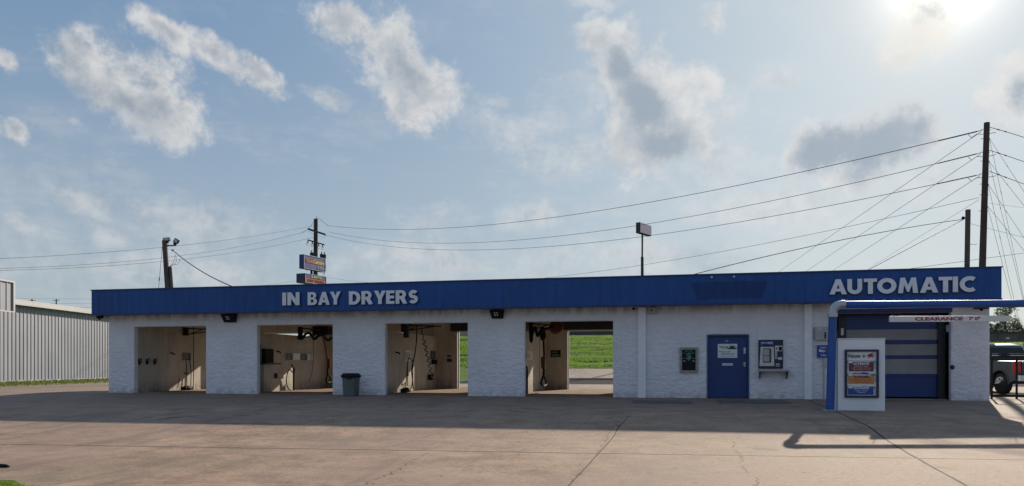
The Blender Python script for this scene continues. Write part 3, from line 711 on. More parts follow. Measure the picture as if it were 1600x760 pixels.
# beige box at the top of the first pilaster
a, b = at_Y(1013, 491, -.12), at_Y(1026, 480, -.12)
t = thing('junction_box', 'beige metal box high on the wall beside the first pilaster', 'box', ((a.x + b.x) / 2, -.01, a.z))
s = MB().use(M['grey_box']); s.box(a.x, b.x, -.13, -.003, a.z, b.z); s.build('case', t, bevel=.01); s = MB().use(M['black']); s.sphere((a.x + .1, -.14, (a.z + b.z) / 2), .03, 8, 5); s.build('knob', t)

# bill changer
a, b = at_Y(1062, 582.5, -.05), at_Y(1090.5, 543, -.05); x0, x1, z0, z1 = a.x, b.x, a.z, b.z
t = thing('bill_changer', 'black money changer with dollar sign and worn frame left of the blue door', 'changer', ((x0 + x1) / 2, -.01, z0))
s = MB().use(M['galv']); fwid = .075
s.use(mat('frame_worn', (.30, .28, .27), .5, .3, var=.3, scale=8)); s.box(x0, x0 + fwid, -.09, -.003, z0, z1); s.box(x1 - fwid, x1, -.09, -.003, z0, z1); s.box(x0 + fwid, x1 - fwid, -.09, -.003, z0, z0 + fwid); s.box(x0 + fwid, x1 - fwid, -.09, -.003, z1 - fwid, z1); s.build('frame', t)
s = MB().use(M['black']); s.box(x0 + fwid, x1 - fwid, -.052, -.003, z0 + fwid, z1 - fwid); s.build('panel', t)
s = MB().use(M['teal']); cx = (x0 + x1) / 2; s.text('$', cx - .085, cx + .085, z0 + .40, z0 + .66, -.053, .006, .03)
for i, ch in enumerate('CHANGE'):
    an = (i - 2.5) * .30; rr = .30; c = Vector((cx + math.sin(an) * rr * .72, -.053, z0 + .43 + math.cos(an) * rr)); ux = Vector((math.cos(an), 0, -math.sin(an))); uz = Vector((math.sin(an), 0, math.cos(an)))
    s.text(ch, -.026, .026, -.03, .03, 0, .005, .02, o=c, ux=ux, uz=uz, nrm=Vector((0, -1, 0)))
s.build('emblem', t)
for sx in (-1, 1):
    s = MB().use(M['grey_box']); s.box(cx + sx * .15 - .04, cx + sx * .15 + .04, -.064, -.052, z0 + .37, z0 + .395); s.build('slot', t); s = MB().use(M['grey_box']); s.box(cx + sx * .16 - .04, cx + sx * .16 + .04, -.058, -.052, z0 + .47, z0 + .48); s.build('slot', t)

# notice on the door
a, b = at_Y(1121.5, 559.5, .03), at_Y(1152, 537.5, .03); x0, x1, z0, z1 = a.x, b.x, a.z, b.z; w_, h_ = x1 - x0, z1 - z0
t = thing('notice_sign', 'white notice with green writing and a green leafy emblem on the blue door', 'sign', ((x0 + x1) / 2, .04, z0))
s = MB().use(M['paper']); s.box(x0, x1, .03, .048, z0, z1); s.build('board', t, bevel=.006)
s = MB().use(M['green']); Y = .0295
s.text('Business', x0 + .10 * w_, x0 + .52 * w_, z0 + .72 * h_, z0 + .86 * h_, Y, .003, .02)
s.text('CAR WASH', x0 + .18 * w_, x0 + .50 * w_, z0 + .64 * h_, z0 + .69 * h_, Y, .003)
cx, cz = x0 + .74 * w_, z0 + .62 * h_
for an, ln in ((0, .17), (38, .17), (-38, .17), (75, .20), (-75, .20), (18, .13), (-18, .13)):
    r_ = math.radians(an); dv = Vector((math.sin(r_), 0, math.cos(r_))); pv = Vector((dv.z, 0, -dv.x)); ln *= h_ / .48 * 1.0
    s.prism([(0, 0), (-.16 * ln, .5 * ln), (0, ln), (.16 * ln, .5 * ln)], (cx, Y, cz), pv, dv, Vector((0, -1, 0)), .003)
s.use(M['black'])
s.text('Please call', x0 + .07 * w_, x0 + .62 * w_, z0 + .40 * h_, z0 + .48 * h_, Y, .003, .02)
s.text('1-800-555-0100', x0 + .16 * w_, x0 + .84 * w_, z0 + .24 * h_, z0 + .32 * h_, Y, .003, .02)
s.text('for assistance at this location', x0 + .10 * w_, x0 + .90 * w_, z0 + .11 * h_, z0 + .17 * h_, Y, .003); s.build('lettering', t)

# pay station right of the door
a, b = at_Y(1185, 576, -.10), at_Y(1223.5, 531, -.10); x0, x1, z0, z1 = a.x, b.x, a.z, b.z; w_, h_ = x1 - x0, z1 - z0
bp = MB().use(M['white_smooth']); a2, b2 = at_Y(1184, 577, -.01), at_Y(1229, 515, -.01)
t = thing('pay_station', 'navy pay machine with a silver screen and keypad right of the blue door', 'pay machine', ((x0 + x1) / 2, -.01, z0))
bp.box(a2.x, b2.x, -.052, -.003, a2.z, b2.z); bp.build('backing_board', t)
s = MB().use(M['navy']); s.box(x0, x1, -.12, -.054, z0, z1); s.build('cabinet', t, bevel=.01)
s = MB().use(M['poster_blue']); s.box(x0 + .07 * w_, x0 + .63 * w_, -.135, -.121, z0 + .77 * h_, z0 + .95 * h_)
s.use(M['offwhite']); s.text('PAY HERE', x0 + .12 * w_, x0 + .58 * w_, z0 + .86 * h_, z0 + .92 * h_, -.1355, .003, .02); s.use(M['navy']); s.prism([(-.18, 0), (-.1, .05), (0, .065), (.1, .05), (.18, 0)], (x0 + .35 * w_, -.1355, z0 + .78 * h_), UX, UZ, Vector((0, -1, 0)), .004); s.build('header', t)
s = MB().use(M['alu'])
s.prism([(.04 * w_, .08 * h_), (.64 * w_, .08 * h_), (.62 * w_, .75 * h_), (.09 * w_, .75 * h_)], (x0, -.121, z0), UX, UZ, Vector((0, -1, 0)), .03); sc1 = s.build('screen', t, bevel=.006)
s = MB().use(M['glass_dark']); s.box(x0 + .17 * w_, x0 + .52 * w_, -.156, -.152, z0 + .20 * h_, z0 + .70 * h_); s.use(M['grey_box']); s.box(x0 + .19 * w_, x0 + .44 * w_, -.1575, -.1565, z0 + .46 * h_, z0 + .67 * h_); s.box(x0 + .19 * w_, x0 + .44 * w_, -.1575, -.1565, z0 + .24 * h_, z0 + .44 * h_); s.build('glass', sc1)
s = MB().use(M['alu']); s.box(x0 + .67 * w_, x0 + .97 * w_, -.145, -.121, z0 + .60 * h_, z0 + .79 * h_); s.use(M['black']); s.box(x0 + .82 * w_, x0 + .95 * w_, -.150, -.146, z0 + .62 * h_, z0 + .76 * h_); s.box(x0 + .71 * w_, x0 + .77 * w_, -.150, -.146, z0 + .66 * h_, z0 + .72 * h_); s.build('card_reader', t)
s = MB().use(M['offwhite'])
for q in (.34, .41, .48, .55): s.box(x0 + .67 * w_, x0 + .76 * w_, -.135, -.121, z0 + q * h_, z0 + (q + .035) * h_)
s.build('button', t)
s = MB().use(M['alu']); s.box(x0 + .79 * w_, x0 + .96 * w_, -.140, -.121, z0 + .30 * h_, z0 + .39 * h_); s.build('receipt_slot', t); s = MB().use(M['alu']); s.box(x0 + .71 * w_, x0 + .85 * w_, -.145, -.121, z0 + .07 * h_, z0 + .17 * h_); s.use(M['black']); s.box(x0 + .74 * w_, x0 + .81 * w_, -.149, -.1455, z0 + .09 * h_, z0 + .14 * h_); s.build('coin_slot', t)
a, b = at_Y(1186, 580.5, -.30), at_Y(1233, 577, -.30)
t = thing('shelf', 'grey metal wall shelf on brackets just below the pay machine', 'shelf', ((a.x + b.x) / 2, -.15, a.z))
s = MB().use(M['grey_box']); s.box(a.x, b.x, -.36, -.003, a.z, b.z); s.build('board', t, bevel=.004)
for xx in (a.x + .02, b.x - .06):
    s = MB().use(M['steel_dark']); s.prism([(0, 0), (-.33, 0), (-.33, -.04), (-.05, -.24), (0, -.24)], (xx, -.003, a.z - .003), UY, UZ, UX, .03); s.build('bracket', t)

# boxes beside the automatic bay
a, b = at_Y(1273.5, 531.5, -.16), at_Y(1297, 511, -.16)
t = thing('control_box', 'beige control box with three dark buttons behind the blue post', 'box', ((a.x + b.x) / 2, -.08, a.z))
s = MB().use(M['grey_box']); s.box(a.x, b.x, -.18, -.003, a.z, b.z); s.build('case', t, bevel=.01)
s = MB().use(M['black'])
for i, q in enumerate((515.5, 521, 524.5, 527.5)):
    p = at_Y(1289.3, q, -.18)
    if i: s.cyl((p.x, -.18, p.z), (p.x, -.195, p.z), .03, n=10)
s.build('button', t)
s = MB().use(M['paper']); p = at_Y(1281, 514.5, -.18)
s.text('XPT', p.x - .07, p.x + .07, p.z - .04, p.z + .03, -.182, .003, .02); s.build('sticker', t)
a, b = at_Y(1277, 559, -.10), at_Y(1300, 539.5, -.10)
t = thing('price_sign', 'small blue sign with white writing on the wall below the beige control box', 'sign', ((a.x + b.x) / 2, -.05, a.z))
s = MB().use(M['poster_blue']); s.box(a.x, b.x, -.10, -.003, a.z, b.z); s.build('board', t)
wd = b.x - a.x; hh = b.z - a.z; s = MB().use(M['paper']); s.text('Insert', a.x + .22 * wd, a.x + .62 * wd, a.z + .74 * hh, a.z + .88 * hh, -.101, .003, .02); s.text('Bay', a.x + .12 * wd, a.x + .56 * wd, a.z + .40 * hh, a.z + .66 * hh, -.101, .003, .05)
s.text('Token', a.x + .22 * wd, a.x + .62 * wd, a.z + .12 * hh, a.z + .28 * hh, -.101, .003, .02); s.use(M['red']); s.box(a.x + .58 * wd, a.x + .8 * wd, -.103, -.101, a.z + .45 * hh, a.z + .6 * hh); s.build('lettering', t)
a, b = at_Y(1286, 573, -.08), at_Y(1292, 561, -.08)
s = MB().use(M['galv']); s.box(a.x, b.x, -.09, -.003, a.z, b.z); s.tube([(a.x + .03, -.04, a.z), (a.x + .03, -.04, a.z + .05 - .55), (a.x + .03, -.04, .02)], .018)
tag(s.build('conduit', loc=(a.x, -.04, .02)), 'galvanised outlet box and conduit running down the wall behind the blue post', 'conduit')

# waste bin
c = at_Y(548.5, 619, -.62); hgt = .84
t = thing('trash_can', 'dark plastic waste bin with a black liner against the wall between bays two and three', 'bin', (c.x, -.62, H(0, -.62)))
gz = H(0, -.62); s = MB().use(M['brown_can']); wb, wt = .215, .240
def frus(s, cx, cy, z0, z1, a, b_): s.add([(cx - a, cy - a, z0), (cx + a, cy - a, z0), (cx + a, cy + a, z0), (cx - a, cy + a, z0), (cx - b_, cy - b_, z1), (cx + b_, cy - b_, z1), (cx + b_, cy + b_, z1), (cx - b_, cy + b_, z1)], [(3, 2, 1, 0), (4, 5, 6, 7), (0, 1, 5, 4), (1, 2, 6, 5), (2, 3, 7, 6), (3, 0, 4, 7)])
frus(s, c.x, -.62, gz, gz + .68, wb, wt); s.build('body', t, bevel=.03)
s = MB().use(M['black']); frus(s, c.x, -.62, gz + .66, gz + .74, wt + .02, wt + .045); frus(s, c.x, -.62, gz + .742, gz + .82, wt + .03, wt - .03); s.build('liner', t, bevel=.02)
s = MB().use(M['black']); s.add([(c.x - .2, -.62 - wt - .025, gz + .68), (c.x + .06, -.62 - wt - .035, gz + .60), (c.x + .24, -.62 - wt - .025, gz + .68)], [(0, 1, 2)]); s.build('liner_flap', t)

# ------------------------------------------------------------------ ground fittings
def slab(px0, px1, py0, py1, label):  # thin dark strip set just above the pavement
    a, b = at_G(px0, py1), at_G(px1, py0); y0, y1 = min(a.y, b.y), max(a.y, b.y); s = MB().use(M['flat_strip'])
    s.add([(a.x, y0, H(0, y0) + .01), (b.x, y0, H(0, y0) + .01), (b.x, y1, H(0, y1) + .01), (a.x, y1, H(0, y1) + .01), (a.x, y0, H(0, y0) + .022), (b.x, y0, H(0, y0) + .022), (b.x, y1, H(0, y1) + .022), (a.x, y1, H(0, y1) + .022)],
          [(3, 2, 1, 0), (4, 5, 6, 7), (0, 1, 5, 4), (1, 2, 6, 5), (2, 3, 7, 6), (3, 0, 4, 7)]); tag(s.build('pavement_strip'), label, 'mat', 'dark strips on the pavement by the office wall')
slab(987, 1081, 627.5, 630.5, 'dark strip lying on the pavement before the money changer')
slab(1124, 1228, 627, 630.5, 'dark strip lying on the pavement before the blue door and pay machine')
a, b = at_G(905, 619), at_G(940, 617)
s = MB().use(M['steel_dark'])
for i in range(9): s.box(a.x + i * .1, a.x + i * .1 + .06, .45, .80, .024, .034)
tag(s.build('drain_grate'), 'dark slotted drain grate in the floor of the fourth bay', 'grate')
a = at_G(-30, 728); b = at_G(15, 731.5)
s = MB().use(M['black']); s.tube([(a.x, a.y, a.z + .03), (b.x - .08, b.y, b.z + .03), (b.x, b.y, b.z + .022)], [.03, .03, .01], 8); tag(s.build('tapered_strip'), 'black tapered strip lying on the sunlit pavement at the edge of the lot', 'rubber strip')  # thin black piece tapering to a tip, laid on the pavement

# ------------------------------------------------------------------ clearance frame and kiosk
PYW = math.radians(12.9 - 5.0); pdir = Vector((math.cos(PYW), math.sin(PYW), 0)); pz = 20.0
base = at_z(1297, 642, pz); base.z = H(base.x, base.y); top = at_z(1301, 476.5, pz); Hh = top.z; pr = .105
t = thing('pipe_gantry', 'bright blue pipe frame with a grey elbow standing before the automatic bay', 'pipe frame', base)
s = MB().use(M['blue_pipe']); s.cyl(base, (top.x, top.y, Hh - .28), .105, .10, 24); s.build('post', t)
s = MB().use(M['galv']); el_ = []
for i in range(9):
    an = PI / 2 * i / 8; el_.append(Vector((top.x, top.y, Hh - .22)) + pdir * (.22 * (1 - math.cos(an))) + UZ * (.22 * math.sin(an)))
s.cyl((top.x, top.y, Hh - .32), (top.x, top.y, Hh - .22), .125, n=24); s.tube(el_, .108, 20); s.tube([el_[-1], el_[-1] + pdir * .08], .114, 20); s.build('elbow', t)
xr = 7.6; s = MB().use(M['blue_pipe']); s.tube([el_[-1] + pdir * .08, Vector((top.x, top.y, Hh)) + pdir * xr], .096, 24); s.build('beam', t)
e = Vector((top.x, top.y, 0)) + pdir * xr; s = MB().use(M['blue_pipe']); s.cyl((e.x, e.y, H(e.x, e.y)), (e.x, e.y, Hh - .11), .11, .105, 24); s.build('post', t)
s = MB().use(M['galv']); s.box(base.x - .2, base.x + .2, base.y - .2, base.y + .2, base.z - .02, base.z + .02); s.build('base_plate', t)
# clearance board
lb = at_z(1390, 499, pz - .05); ln = 2.96; ub = pdir
half = .075; c0 = Vector((lb.x, lb.y, lb.z))
t = thing('clearance_board', 'white board with red clearance lettering hanging under the blue pipe', 'clearance sign', c0 + ub * (ln / 2))
s = MB().use(M['paper']); nb = Vector((ub.y, -ub.x, 0)); s.obox(c0 + ub * (ln / 2), ub, nb, UZ, ln / 2, .05, half); s.build('board', t, bevel=.006)
s = MB().use(M['crimson']); o_ = c0 + nb * .051
s.text('CLEARANCE', .61, 1.80, -.045, .045, 0, .006, .045, o=o_, ux=ub, uz=UZ, nrm=nb); s.text("7' 0\"", 1.94, 2.22, -.045, .045, 0, .006, .045, o=o_, ux=ub, uz=UZ, nrm=nb); s.build('lettering', t)
for q in (.10, ln - .3):
    s = MB().use(M['steel_dark']); s.tube([c0 + ub * q + UZ * half, Vector((c0.x, c0.y, 0)) + ub * q + UZ * (Hh - .10)], .008, 6); s.build('hanger', t)

# kiosk
a = at_z(1309, 642.5, 19.95); b = at_z(1383, 642.5, 19.7); kd = Vector((b.x - a.x, b.y - a.y, 0)); kw = kd.length; kd.normalize(); kn = Vector((kd.y, -kd.x, 0)); kin = -kn
gz = H(a.x, a.y); kh = at_z(1346, 530, 19.8).z
t = thing('menu_kiosk', 'white painted block kiosk standing beside the blue post', 'kiosk', (a + kd * kw / 2 + kin * .3).to_2d().to_3d() + UZ * gz)
cc = Vector(((a.x + b.x) / 2, (a.y + b.y) / 2, (gz - .05 + kh) / 2)) + kin * .36
m_k = mat('white_kiosk_paint', (.80, .80, .82), .5, var=.04, scale=2, bmp=.003, bscale=30)
s = MB().use(m_k); s.obox(cc, kd, kin, UZ, kw / 2, .36, (kh - gz + .05) / 2); s.build('body', t, bevel=.012)
s = MB().use(M['white_smooth']); s.obox(Vector((cc.x, cc.y, kh + .012)), kd, kin, UZ, kw / 2 + .015, .375, .012); s.build('cap', t)
# menu board case
def onk(px, py):  # kiosk face coordinates
    lx = (px - 1309) / (1383 - 1309) * kw; return lx, gz + (642.5 - py) / (642.5 - 530) * (kh - gz)
x0, z0 = onk(1319.5, 622); x1, z1 = onk(1372.5, 546.5)
o_ = Vector((a.x, a.y, 0)) + kn * .003; 
t = thing('menu_board', 'navy framed wash menu poster on the front of the white kiosk', 'poster', o_ + kd * (x0 + x1) / 2 + UZ * z0)
def kbox(s, xa, xb, za, zb, d0, d1): s.obox(o_ + kd * ((xa + xb) / 2) + UZ * ((za + zb) / 2) + kn * ((d0 + d1) / 2), kd, kn, UZ, (xb - xa) / 2, (d1 - d0) / 2, (zb - za) / 2)
fwid = .055
s = MB().use(M['navy']); kbox(s, x0, x0 + fwid, z0, z1, 0, .06); kbox(s, x1 - fwid, x1, z0, z1, 0, .06); kbox(s, x0 + fwid, x1 - fwid, z0, z0 + fwid, 0, .06); kbox(s, x0 + fwid, x1 - fwid, z1 - fwid, z1, 0, .06); s.build('frame', t)
xa, xb, za, zb = x0 + fwid, x1 - fwid, z0 + fwid, z1 - fwid; w_, h_ = xb - xa, zb - za
s = MB().use(M['poster_sky']); kbox(s, xa, xb, za, zb, 0, .02); s.use(M['paper']); kbox(s, xa, xb, za + .80 * h_, zb, .0205, .0225)
for q in (.50, .20): s.prism([(.0, 0), (.0, .09 * h_), (.25 * w_, .11 * h_), (.5 * w_, .08 * h_), (.75 * w_, .12 * h_), (w_, .09 * h_), (w_, 0), (.6 * w_, .03 * h_), (.3 * w_, -.01 * h_)], o_ + kd * xa + UZ * (za + q * h_) + kn * .0205, kd, UZ, kn, .002)
ps = s.build('poster', t)
def kt(s, txt, a0, a1, b0, b1, off=.02, sh=0.0): s.text(txt, xa + a0 * w_, xa + a1 * w_, za + b0 * h_, za + b1 * h_, 0, .003, off, o=o_ + kn * .0275, ux=kd, uz=UZ, nrm=kn, shear=sh)
s = MB()
s.use(M['maroon']); kbox(s, xa + .07 * w_, xa + .91 * w_, za + .55 * h_, za + .765 * h_, .0225, .0255)
s.use(M['orange']); kbox(s, xa + .05 * w_, xa + .93 * w_, za + .265 * h_, za + .455 * h_, .0225, .0255)
s.use(M['poster_blue']); kbox(s, xa + .04 * w_, xa + .90 * w_, za + .02 * h_, za + .20 * h_, .0225, .0255)
for q in (.765, .475, .19):
    s.use(M['navy']); s.prism([(.11 * w_ * math.cos(i * PI / 8), .035 * h_ * math.sin(i * PI / 8)) for i in range(16)], o_ + kd * (xa + .12 * w_) + UZ * (za + q * h_) + kn * .0255, kd, UZ, kn, .0015)
    s.use(M['paper']); s.prism([(.095 * w_ * math.cos(i * PI / 8), .028 * h_ * math.sin(i * PI / 8)) for i in range(16)], o_ + kd * (xa + .12 * w_) + UZ * (za + q * h_) + kn * .0272, kd, UZ, kn, .001)
    s.use(M['teal']); kbox(s, xa + .82 * w_, xa + .96 * w_, za + (q - .02) * h_, za + (q + .015) * h_, .0255, .0275)
s.use(M['poster_blue']); s.prism([(-.28 * w_, 0), (-.2 * w_, .03 * h_), (0, .02 * h_), (.12 * w_, .04 * h_), (.3 * w_, .02 * h_), (.28 * w_, -.01 * h_), (0, 0)], o_ + kd * (xa + .45 * w_) + UZ * (za + .495 * h_) + kn * .0225, kd, UZ, kn, .003)
s.use(M['navy']); kt(s, 'Welcome', .02, .46, .86, .95, .02); kt(s, 'to', .53, .62, .865, .94, .02)
s.use(M['crimson']); s.prism([(0, .03), (.05, .09), (.13, .12), (.20, .11), (.14, .08), (.22, .07), (.15, .045), (.20, .0), (.12, .02), (.03, -.02), (.07, .035)], o_ + kd * (xa + .66 * w_) + UZ * (za + .86 * h_) + kn * .0225, kd, UZ, kn, .003)
s.use(M['paper']); kt(s, 'ULTIMATE', .22, .76, .695, .755, .03); kt(s, 'full service wash', .25, .72, .655, .68, 0); kt(s, 'triple foam and wax', .14, .84, .615, .64, 0); kt(s, 'spot free rinse', .2, .8, .575, .6, 0)
s.use(M['maroon']); kt(s, 'SUPREME', .24, .76, .40, .45, .03); kt(s, 'underbody and rinse', .14, .84, .345, .37, 0); kt(s, 'clear coat', .24, .76, .30, .325, 0)
s.use(M['paper']); kt(s, 'EXPRESS', .24, .76, .145, .195, .03); kt(s, 'basic wash', .3, .7, .10, .125, 0); kt(s, 'rinse', .38, .62, .06, .085, 0)
s.build('printing', t)

# ------------------------------------------------------------------ equipment inside the bays
def on(k, px, py, off=.0):  # point on bay k's left wall, off metres away from it
    return at_X(px, py, BW[k] + off)
def wbox(s, k, px0, px1, py0, py1, d, off=.004):
    a, b = on(k, px0, (py0 + py1) / 2), on(k, px1, (py0 + py1) / 2); c = on(k, (px0 + px1) / 2, py0); e = on(k, (px0 + px1) / 2, py1)
    s.box(BW[k] + off, BW[k] + off + d, a.y, b.y, e.z, c.z)
    return (a.y, b.y, e.z, c.z)
bays = ['first', 'second', 'third', 'fourth']
# bay 1
for i, px in enumerate((218.5, 230.5, 242.5)):
    a = on(0, px, 565, .05); t = thing('mat_clip', 'dark mat clip on the first bay wall, ' + ('nearest the opening' if i == 0 else 'middle of three' if i == 1 else 'deepest of three'), 'clip', (BW[0] + .004, a.y, a.z - .2), 0, 'mat clips on the first bay wall')
    s = MB().use(M['black']); s.box(BW[0] + .002, BW[0] + .05, a.y - .035, a.y + .035, a.z - .13, a.z + .1); s.build('plate', t, bevel=.01); s = MB().use(M['steel_dark']); s.tube([(BW[0] + .05, a.y, a.z + .08), (BW[0] + .13, a.y, a.z + .14), (BW[0] + .12, a.y, a.z - .02), (BW[0] + .05, a.y, a.z - .1)], .018, 6); s.build('jaw', t)
def panel_sign(k, q, label, mats, d=.02):
    s = MB(); t = None
    a = on(k, q[0], q[3]); t = thing('instruction_panel', label, 'panel', (BW[k] + .003, a.y, a.z))
    s.use(mats[0]); y0, y1, z0, z1 = wbox(s, k, *q, d); s.build('board', t)
    s = MB(); n = len(mats) - 1; yy = (y1 - y0)
    for i in range(n):
        s.use(mats[1 + i]); f0, f1 = i / n, (i + 1) / n
        s.box(BW[k] + .004 + d, BW[k] + .008 + d, y0 + yy * (f0 + .08 / n), y0 + yy * (f1 - .08 / n), z0 + (z1 - z0) * .12, z1 - (z1 - z0) * .12)
        s.use(M['grey_box'])
        for j in range(3): s.box(BW[k] + .008 + d, BW[k] + .010 + d, y0 + yy * (f0 + .2 / n), y0 + yy * (f1 - .3 / n), z0 + (z1 - z0) * (.25 + .2 * j), z0 + (z1 - z0) * (.31 + .2 * j))
    s.build('print', t); return t
panel_sign(0, (284, 298, 550.5, 564.5), 'grey dial panel on the left wall of the first bay', [M['grey_box'], M['steel_dark']])
panel_sign(1, (445, 490, 551.5, 564.5), 'long picture panel on the left wall of the second bay', [M['grey_box'], M['steel_dark'], M['alu'], M['steel_dark'], M['alu']])
panel_sign(2, (631.5, 640.5, 548.5, 564), 'pale grey instruction panel on the left wall of the third bay', [M['alu'], M['grey_box']])
panel_sign(2, (672, 680, 548, 562), 'teal panel near the back corner of the third bay', [mat('panel_teal', (.10, .22, .24), .4), M['steel_dark']])
panel_sign(3, (822, 831.5, 549.5, 562), 'white picture panel on the left wall of the fourth bay', [M['alu'], M['grey_box'], M['paper']])
def back_sign(px0, px1, py0, py1, k, label, m1, m2):
    Y = DEP - .004; a, b = at_Y(px0, py1, Y), at_Y(px1, py0, Y); t = thing('notice_sign', label, 'sign', ((a.x + b.x) / 2, Y, a.z)); s = MB().use(m1); s.box(a.x, b.x, Y - .02, Y, a.z, b.z); s.build('board', t)
    s = MB().use(m2); ww, h2 = b.x - a.x, b.z - a.z; s.box(a.x + .12 * ww, b.x - .12 * ww, Y - .024, Y - .0205, a.z + .1 * h2, a.z + .45 * h2); s.box(a.x + .12 * ww, b.x - .3 * ww, Y - .024, Y - .0205, a.z + .6 * h2, a.z + .8 * h2); s.build('print', t)
back_sign(697.5, 707.5, 552, 567.5, 2, 'grey notice on the back wall of the third bay', M['grey_box'], M['steel_dark'])
back_sign(860.5, 876, 547.5, 558.5, 3, 'dark notice with a green bar on the back wall of the fourth bay', M['black'], mat('panel_green', (.10, .16, .12), .4))
# foam brush and wand holders
def hose_between(name, k, pts, r, label, cat, m, off=.10, smoothn=6):
    P = [on(k, px, py, o) for px, py, o in pts]; Q = []
    for i in range(len(P) - 1):
        p0, p1, p2, p3 = P[max(i - 1, 0)], P[i], P[i + 1], P[min(i + 2, len(P) - 1)]
        for j in range(smoothn):
            t = j / smoothn; Q.append(.5 * ((2 * p1) + (p2 - p0) * t + (2 * p0 - 5 * p1 + 4 * p2 - p3) * t * t + (3 * p1 - p0 - 3 * p2 + p3) * t ** 3))
    Q.append(P[-1]); s = MB().use(m); s.tube(Q, r, 8); return tag(s.build(name), label, cat) if label else s
def brush(k, pxf, pyf, py_top, px_top, label):
    fl = on(k, pxf, pyf, .35); t = thing('foam_brush', label, 'brush', (fl.x, fl.y, .022))
    s = MB().use(M['black']); s.box(fl.x - .14, fl.x + .12, fl.y - .24, fl.y + .26, .03, .17); s.sphere((fl.x, fl.y, .12), .2, 10, 6, .9, 1.2, .5); s.build('brush_head', t, bevel=.02)
    tp = on(k, px_top, py_top, .12); s = MB().use(M['steel_dark']); s.tube([(fl.x, fl.y, .16), tp], .018, 8); s.tube([tp + Vector((.0, -.1, -.55)), tp + Vector((0, .12, -.55))], .03, 6); s.build('pole', t)
brush(0, 292, 607, 564, 291, 'black foam brush standing on its long pole in the first bay')
brush(2, 634, 610, 565, 637, 'black foam brush standing on its long pole in the third bay')
hose_between('hose', 0, [(302.5, 511, .15), (302.5, 560, .12), (302, 611, .12)], .016, 'thin dark supply pipe running down the first bay wall', 'hose', M['hose'])
hose_between('hose', 0, [(296, 562, .1), (298.5, 580, .12), (298, 604, .14)], .016, 'short thin hose beside the dial panel in the first bay', 'hose', M['hose'])
hose_between('hose', 0, [(281, 592, .1), (277, 606, .14)], .016, 'short hose leaning at the foot of the first bay wall', 'hose', M['hose'])
def boom(k, px0, px1, py0, py1, xout, label, drum=None):
    a = on(k, px0, py0); b = on(k, px0, py1); t = thing('swing_boom', label, 'boom', (BW[k], a.y, b.z))
    s = MB().use(M['black']); s.box(BW[k] + .003, BW[k] + .14, a.y - .10, a.y + .10, b.z, a.z); s.build('mount', t)
    e = Vector((BW[k] + xout, a.y + .5, (a.z + b.z) / 2 + .08)); s = MB().use(M['steel_dark']); s.tube([(BW[k] + .1, a.y, a.z - .05), e], .028, 8); s.tube([(BW[k] + .1, a.y, b.z + .05), e + Vector((-.25, -.05, 0))], .024, 8); s.tube([(BW[k] + .1, a.y, b.z + .02), (BW[k] + xout * .5, a.y + .25, a.z - .02)], .02, 6); s.build('arm', t)
    return t, e
boom(0, 288, 0, 512, 524.5, 1.9, 'dark swinging boom high on the first bay wall')
boom(1, 467, 0, 511, 531, 1.3, 'dark boom bracket high on the second bay wall')
boom(2, 628, 0, 506.5, 519.5, 1.5, 'dark swinging boom high on the third bay wall')
boom(3, 827, 0, 504, 518, .9, 'dark boom bracket high on the fourth bay wall')
s = MB().use(M['steel_dark']); a = on(2, 635, 508, .45); s.box(a.x - .1, a.x + .1, a.y - .1, a.y + .1, a.z - .5, a.z); tag(s.build('boom_motor', bevel=.02), 'dark motor hanging beside the boom in the third bay', 'motor')
# dryers (drum + looped hose + dangling nozzle)
def dryer(k, drum_px, drum_py, rad, off, label, red, loops, drop, nozzle_loop):
    c = on(k, drum_px, drum_py, off); t = thing('hanging_dryer', label, 'dryer', (c.x, c.y, c.z - rad))
    s = MB().use(M['dark_red'] if red else M['black'])
    if red: s.sphere(c, rad, 20, 12, 1, .8, 1)
    else: s.box(c.x - rad * 1.3, c.x + rad * 1.3, c.y - rad, c.y + rad, c.z - rad * .7, c.z + rad * .7)
    s.build('motor_housing', t, bevel=0 if red else .04)
    def hs(name, pts, r, m):
        s_ = hose_between(name, k, pts, r, None, None, m); s_.build(name, t)
    hs('loop_hose', loops, .055, M['hose']); hs('drop_hose', drop, .038, M['hose_red'] if not red else M['hose']); hs('nozzle', nozzle_loop, .045, M['hose'])
    m_ = drop[-2]; a = on(k, *m_); s = MB().use(M['dark_red']); s.cyl(a + UZ * .22, a - UZ * .22, .085, .07, 12); s.build('handle', t)
dryer(1, 504, 517, .28, .85, 'black in-bay dryer with looped hose and red nozzle in the second bay', False,
      [(467, 513, .4), (470, 530, .4), (478, 522, .45), (484, 521.5, .5), (491, 530, .55), (498, 525, .6), (505, 525, .7), (512, 532, .75), (518, 528, .8)],
      [(505, 526, .8), (509, 545, .8), (512.5, 562, .8), (513.5, 568, .8), (512.5, 578, .8)], [(512.5, 574, .8), (512, 582, .8), (515, 588, .8), (518, 594, .8), (514, 598.5, .8), (510, 595, .8), (512, 586, .8)])
dryer(3, 869, 511.5, .29, 1.05, 'dark red round in-bay dryer with looped hose in the fourth bay', True,
      [(828, 505, .3), (829, 520, .3), (830, 534, .3), (832, 520, .4), (836, 512, .5), (840, 525, .55), (844, 518, .6), (848, 512, .7), (851, 526, .7), (847, 530, .7), (846, 516, .7), (855, 514, .9), (864, 511, 1.0)],
      [(849, 520, .7), (849.5, 540, .7), (850, 556, .7), (848.5, 567, .7), (850, 582, .7)], [(850, 578, .7), (849.5, 587, .7), (853, 595, .7), (853.5, 601, .7), (849.5, 603.5, .7), (845.5, 600, .7), (847, 593, .7), (850, 585, .7)])
